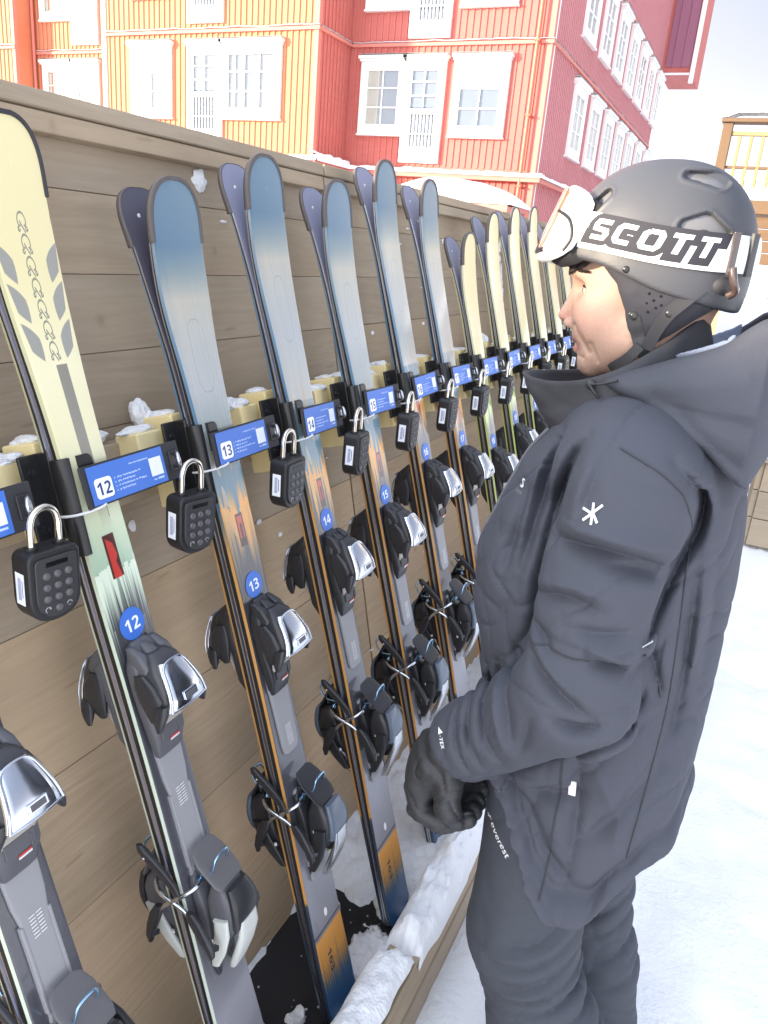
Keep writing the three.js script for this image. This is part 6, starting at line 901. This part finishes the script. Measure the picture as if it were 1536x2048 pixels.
{ // glossy vent liners just under the openings
  const L = nets((x, y, z) => smax(Math.abs(shellE(x, y, z) + 0.0085) - 0.0026, smax(ventF(x, y) - 0.0022, 0.035 - Math.abs(z - ZP), 0.001), 0.001), [-0.26, 1.73, -1.31], [-0.04, 1.84, -1.05], 0.0028); PM('vent_liner', L, std(0.16, 0.16, 0.17, 0.18), hel).userData.kind = 'stuff';
  // soft ear flaps and neck roll
  const poly = [[-0.214, 1.70], [-0.186, 1.675], [-0.171, 1.645], [-0.163, 1.617], [-0.148, 1.600], [-0.120, 1.598], [-0.085, 1.628], [-0.055, 1.653], [-0.028, 1.680], [-0.020, 1.73], [-0.10, 1.75], [-0.20, 1.75]];
  const inPoly = (x, y) => { let d = 9, s = 1; for (let i = 0, j = poly.length - 1; i < poly.length; j = i++) { const a = poly[i], b = poly[j]; d = Math.min(d, seg2(x, y, a, b)[0]); if ((a[1] > y) !== (b[1] > y) && x < (b[0] - a[0]) * (y - a[1]) / (b[1] - a[1]) + a[0]) s = -s; } return s * d; };
  const padE = (x, y, z) => ell(x, y, z, [-0.130, 1.690, ZP], [0.116, 0.12, 0.103]);
  const PAD = (x, y, z) => { let d = smax(padE(x, y, z), inPoly(x, y) + 0.006, 0.014); d = smax(d, Math.max(-(padE(x, y, z) + 0.022), 0) > 0 ? 0.022 + -9 : -9, 0.004); if (x < -0.05) d = smax(d, 0.05 - Math.abs(z - ZP) - 0.05 * smooth(-0.09, -0.05, x), 0.01); return d + 0.0012 * N(x * 60, y * 60, z * 60); };
  PM('ear_flap', nets(PAD, [-0.24, 1.58, -1.30], [0.0, 1.77, -1.06], 0.0034), phys(0.040, 0.040, 0.050, 0.85, { sheen: 0.3, sheenColor: new THREE.Color(0.3, 0.3, 0.36) }), hel);
  const onPad = (x, y, off) => march(PAD, [x, y, -0.98], [0, 0, -1], 0.2, off);
  for (const [x, y] of [[-0.150, 1.642], [-0.106, 1.650]]) { const q = onPad(x, y, 0.0005); PM('snap', merge([at(new THREE.SphereGeometry(0.0062, 16, 10), ...q, 0, 0, 0, [1, 1, 0.6]), at(new THREE.TorusGeometry(0.0062, 0.0012, 6, 18), ...q)]), std(0.03, 0.03, 0.03, 0.2), hel); }
  const band = (P0, w) => { const P = new THREE.CatmullRomCurve3(P0.map((p) => V3(...p))).getPoints(28).map((p) => [p.x, p.y, p.z]); const rings = P.map((p, i) => { const a = P[Math.max(0, i - 1)], b = P[Math.min(P.length - 1, i + 1)]; let tx = b[0] - a[0], ty = b[1] - a[1]; const l = Math.hypot(tx, ty); const nx = -ty / l * w, ny = tx / l * w; return [[p[0] - nx, p[1] - ny, p[2] - 0.001], [p[0] - nx, p[1] - ny, p[2] + 0.0015], [p[0] + nx, p[1] + ny, p[2] + 0.0015], [p[0] + nx, p[1] + ny, p[2] - 0.001]]; }); return loft(rings, true, true); };
  PM('chin_strap', band([[-0.150, 1.640], [-0.146, 1.628], [-0.141, 1.615], [-0.135, 1.602], [-0.128, 1.590]].map(([x, y], i) => { const q = i < 3 ? onPad(x, y, 0.002) : [x, y, -1.088 - 0.01 * (i - 2)]; return q; }), 0.0085), std(0.05, 0.05, 0.055, 0.75), hel);
  PM('chin_strap', band([[-0.128, 1.600], [-0.118, 1.628], [-0.106, 1.650], [-0.090, 1.668], [-0.074, 1.686]].map(([x, y], i) => i ? onPad(x, y, 0.0016) : [x, y, -1.098]), 0.0085), std(0.035, 0.035, 0.042, 0.75), hel);
  PM('chin_strap', band([[-0.136, 1.604, -1.094], [-0.150, 1.585, -1.10], [-0.168, 1.570, -1.12], [-0.178, 1.560, -1.15], [-0.18, 1.557, -1.18]], 0.007), std(0.05, 0.05, 0.055, 0.75), hel);
  const holes = [[-0.135, 1.672], [-0.128, 1.664], [-0.136, 1.660], [-0.120, 1.670], [-0.124, 1.655], [-0.133, 1.649], [-0.118, 1.659]].map(([x, y]) => at(new THREE.SphereGeometry(0.0018, 8, 6), ...onPad(x, y, 0), 0, 0, 0, [1, 1, 0.4])); const hm = PM('ear_hole', merge(holes), std(0.002, 0.002, 0.002, 0.9), hel); hm.userData.kind = 'stuff';
  PM('rivet', at(new THREE.SphereGeometry(0.0045, 14, 10), ...march(shell, [-0.168, 1.699, -0.95], [0, 0, -1], 0.25, 0.0002), 0, 0, 0, [1, 1, 0.5]), std(0.02, 0.02, 0.02, 0.2), hel);
}
// ---- goggles pushed up on the helmet
{
  const gog = new THREE.Group(); gog.name = 'goggles'; person.add(gog);
  // strap: follows the shell, direction from the middle of the head
  const ST = []; const yMid = (x) => 1.7475 - 0.14 * (x + 0.25) + 0.62 * Math.pow(Math.max(0, x + 0.17), 2);
  const A0 = 0.10 * Math.PI; const n = 150, rows = 8, pos = [], uv = [], idx = []; let len = 0, prev = null; const lens = [];
  const line = [];
  for (let i = 0; i <= n; i++) { const a = lerp(-(Math.PI - 0.42), Math.PI - 0.42, i / n); // a = 0 at the back of the head, + to the near side
    const dx = Math.cos(a), dz = Math.sin(a); const col = []; let xm = SHc[0] + 0.12 * dx;
    for (let j = 0; j <= rows; j++) { const y = yMid(xm) + (j / rows - 0.5) * 0.046; let r = 0.17; for (let q = 0; q < 60; q++) { const v = Math.min(shellE(SHc[0] + dx * r, y, ZP + dz * r)); if (v < 0.0002) break; r -= Math.max(0.0004, v * 0.6); } r += 0.0045 + 0.0006 * Math.sin(j / rows * Math.PI); col.push([SHc[0] + dx * r, y, ZP + dz * r]); }
    const m = col[rows / 2]; if (prev) len += Math.hypot(m[0] - prev[0], m[2] - prev[2]); prev = m; lens.push(len); line.push(col); }
  line.forEach((col, i) => { for (let j = 0; j <= rows; j++) { pos.push(...col[j]); uv.push(lens[i] / len, j / rows); } });
  for (let i = 0; i < n; i++) for (let j = 0; j < rows; j++) { const a = i * (rows + 1) + j, b = a + rows + 1; idx.push(a, a + 1, b, a + 1, b + 1, b); }
  const g = new THREE.BufferGeometry(); g.setAttribute('position', new THREE.Float32BufferAttribute(pos, 3)); g.setAttribute('uv', new THREE.Float32BufferAttribute(uv, 2)); g.setIndex(idx); g.computeVertexNormals();
  // u where the near side lettering sits
  const uAt = (x) => { let best = 9, u = 0; for (let i = n / 2; i <= n; i++) { const q = Math.abs(line[i][rows / 2][0] - x); if (q < best) { best = q; u = lens[i] / len; } } return u; };
  const u0 = uAt(-0.224), u1 = uAt(-0.060);
  const t = canvasTex(2048, 192, (c, W, H) => {
    c.fillStyle = '#f4f4f4'; c.fillRect(0, 0, W, H); c.fillStyle = '#d9d9dc'; c.fillRect(0, 0, W, 5); c.fillRect(0, H - 5, W, 5);
    for (const [a, b] of [[u0, u1], [1 - u0, 1 - u1]]) {
      const X0 = Math.min(a, b) * W, X1 = Math.max(a, b) * W; c.save(); c.translate((X0 + X1) / 2, H * 0.42); if (a > b) c.scale(-1, 1);
      c.transform(1, 0, -0.28, 1, 0, 0);
      const w = (X1 - X0); c.lineJoin = 'round';
      const P = [ // block capitals in a 5-letter grid, each 1 wide and 1 high, drawn as thick strokes
        [[0.92, 0.06], [0.12, 0.06], [0.05, 0.25], [0.10, 0.46], [0.80, 0.52], [0.90, 0.70], [0.82, 0.94], [0.04, 0.94]],
        [[0.94, 0.06], [0.20, 0.06], [0.06, 0.22], [0.06, 0.78], [0.20, 0.94], [0.90, 0.94]],
        [[0.22, 0.06], [0.80, 0.06], [0.94, 0.22], [0.94, 0.78], [0.80, 0.94], [0.20, 0.94], [0.06, 0.78], [0.06, 0.22], [0.24, 0.06]],
        [[0.0, 0.06], [1.0, 0.06]], [[0.5, 0.06], [0.5, 1.02]], [[0.0, 0.06], [1.0, 0.06]], [[0.5, 0.06], [0.5, 1.02]]];
      const at5 = [0, 1, 2, 3, 3, 4, 4], lw = w / 5, lh = H * 0.50;
      const draw = (wd, col) => { c.strokeStyle = col; c.lineWidth = wd; P.forEach((p, i) => { c.beginPath(); p.forEach(([x, y], k) => { const X = -w / 2 + at5[i] * lw + x * lw * 0.70 + lw * 0.15, Y = (y - 0.5) * lh; k ? c.lineTo(X, Y) : c.moveTo(X, Y); }); c.stroke(); }); };
      c.lineCap = 'square'; draw(H * 0.42, '#2b2b33'); c.lineCap = 'butt'; c.lineJoin = 'miter'; c.miterLimit = 3; draw(H * 0.125, '#f6f6f6'); c.restore();
    }
  });
  PM('strap', g, new THREE.MeshStandardMaterial({ map: t, roughness: 0.75, side: THREE.DoubleSide }), gog);
  const wrap = (xa, xb, h, th, mat, name) => { const i0 = line.findIndex((c, i) => i > n / 2 && c[4][0] < xb), i1 = line.findIndex((c, i) => i > n / 2 && c[4][0] < xa); const R = []; for (let i = i0; i <= i1; i++) { const c = line[i][4], ax = c[0] - SHc[0], az = c[2] - ZP, l = Math.hypot(ax, az), ox = ax / l * th, oz = az / l * th; R.push([[c[0], c[1] - h, c[2]], [c[0] + ox, c[1] - h, c[2] + oz], [c[0] + ox, c[1] + h, c[2] + oz], [c[0], c[1] + h, c[2]]]); } PM(name, loft(R, true, true), mat, gog); };
  wrap(-0.049, -0.041, 0.0255, 0.003, phys(0.075, 0.055, 0.05, 0.3, { clearcoat: 0.6 }), 'strap_keeper'); wrap(-0.0285, -0.0245, 0.026, 0.004, blackPlastic, 'strap_slider');
  { const q = tube([[-0.043, 1.712, -1.083], [-0.039, 1.697, -1.082], [-0.035, 1.684, -1.090], [-0.042, 1.678, -1.094]], 0.005, 16, 8); PM('keeper_clip', q, phys(0.07, 0.045, 0.038, 0.2, { clearcoat: 0.8 }), gog); PM('rear_pad', nets((x, y, z) => smax(ell(x, y, z, [-0.060, 1.690, ZP], [0.034, 0.030, 0.089]), y - 1.704, 0.006) + 0.001 * Math.sin(x * 700) * smooth(-0.05, -0.035, x), [-0.10, 1.64, -1.30], [0.01, 1.72, -1.06], 0.003), std(0.055, 0.052, 0.055, 0.6), hel); }
  // frame, lens, foam: swept across the forehead
  const prof = (t, lx, ly, sc) => { // t -1..1 across; centre line bulges forward
    const z = ZP + t * 0.088, x = -0.292 + 0.030 * t * t + 0.014 * Math.pow(Math.abs(t), 6), y = 1.751, c = Math.cos(-0.34), s = Math.sin(-0.34); return [x + (lx * c - ly * s) * sc, y + (lx * s + ly * c) * sc, z]; };
  const sweep = (lx0, lx1, h, e, t0 = -1, t1 = 1) => { const R = []; for (let i = 0; i <= 40; i++) { const t = lerp(t0, t1, i / 40), end = Math.pow(Math.max(0.0, 1 - Math.pow(Math.abs(t) / 1.02, 5)), 0.5), nose = 0.012 * Math.exp(-Math.pow(t / 0.16, 2)); const r = []; for (let k = 0; k < 28; k++) { const a = k / 28 * 2 * Math.PI, f = (q) => Math.sign(q) * Math.pow(Math.abs(q), 2 / e); const lx = (lx0 + lx1) / 2 + f(Math.cos(a)) * (lx1 - lx0) / 2; let ly = f(Math.sin(a)) * h * (0.45 + 0.55 * end); if (ly < 0) ly = Math.min(0, ly + nose * (-ly / h)); r.push(prof(t, lx, ly, 1)); } R.push(r); } return loft(R); };
  PM('frame', sweep(-0.006, 0.014, 0.054, 5), std(0.72, 0.72, 0.70, 0.35), gog);
  PM('lens', sweep(-0.0105, -0.004, 0.047, 6, -0.82, 0.82), std(0.66, 0.50, 0.46, 0.05, { metalness: 1 }), gog);
  PM('foam', sweep(0.012, 0.046, 0.048, 4, -0.97, 0.97), std(0.02, 0.02, 0.022, 0.9), gog);
  for (const s of [-1, 1]) { const o = at(loft([[-0.023, 0.003], [-0.016, 0.006], [0.0, 0.0075], [0.016, 0.006], [0.023, 0.003]].map(([y, w]) => ring(y, 0.013, -w, w, 3, 18))), -0.253, 1.744, ZP + s * 0.086, 0, s * 0.5, 0.3); PM('outrigger', o, whitePaint, gog); PM('outrigger_trim', at(tube([[-0.012, -0.024, s * 0.007], [0.002, -0.01, s * 0.0105], [0.004, 0.012, s * 0.0105], [-0.008, 0.028, s * 0.007]], 0.0022, 20, 6), -0.256, 1.742, ZP + s * 0.088, 0, s * 0.3, 0.35), blackPlastic, gog); }
}
renderer.render(scene, camera);
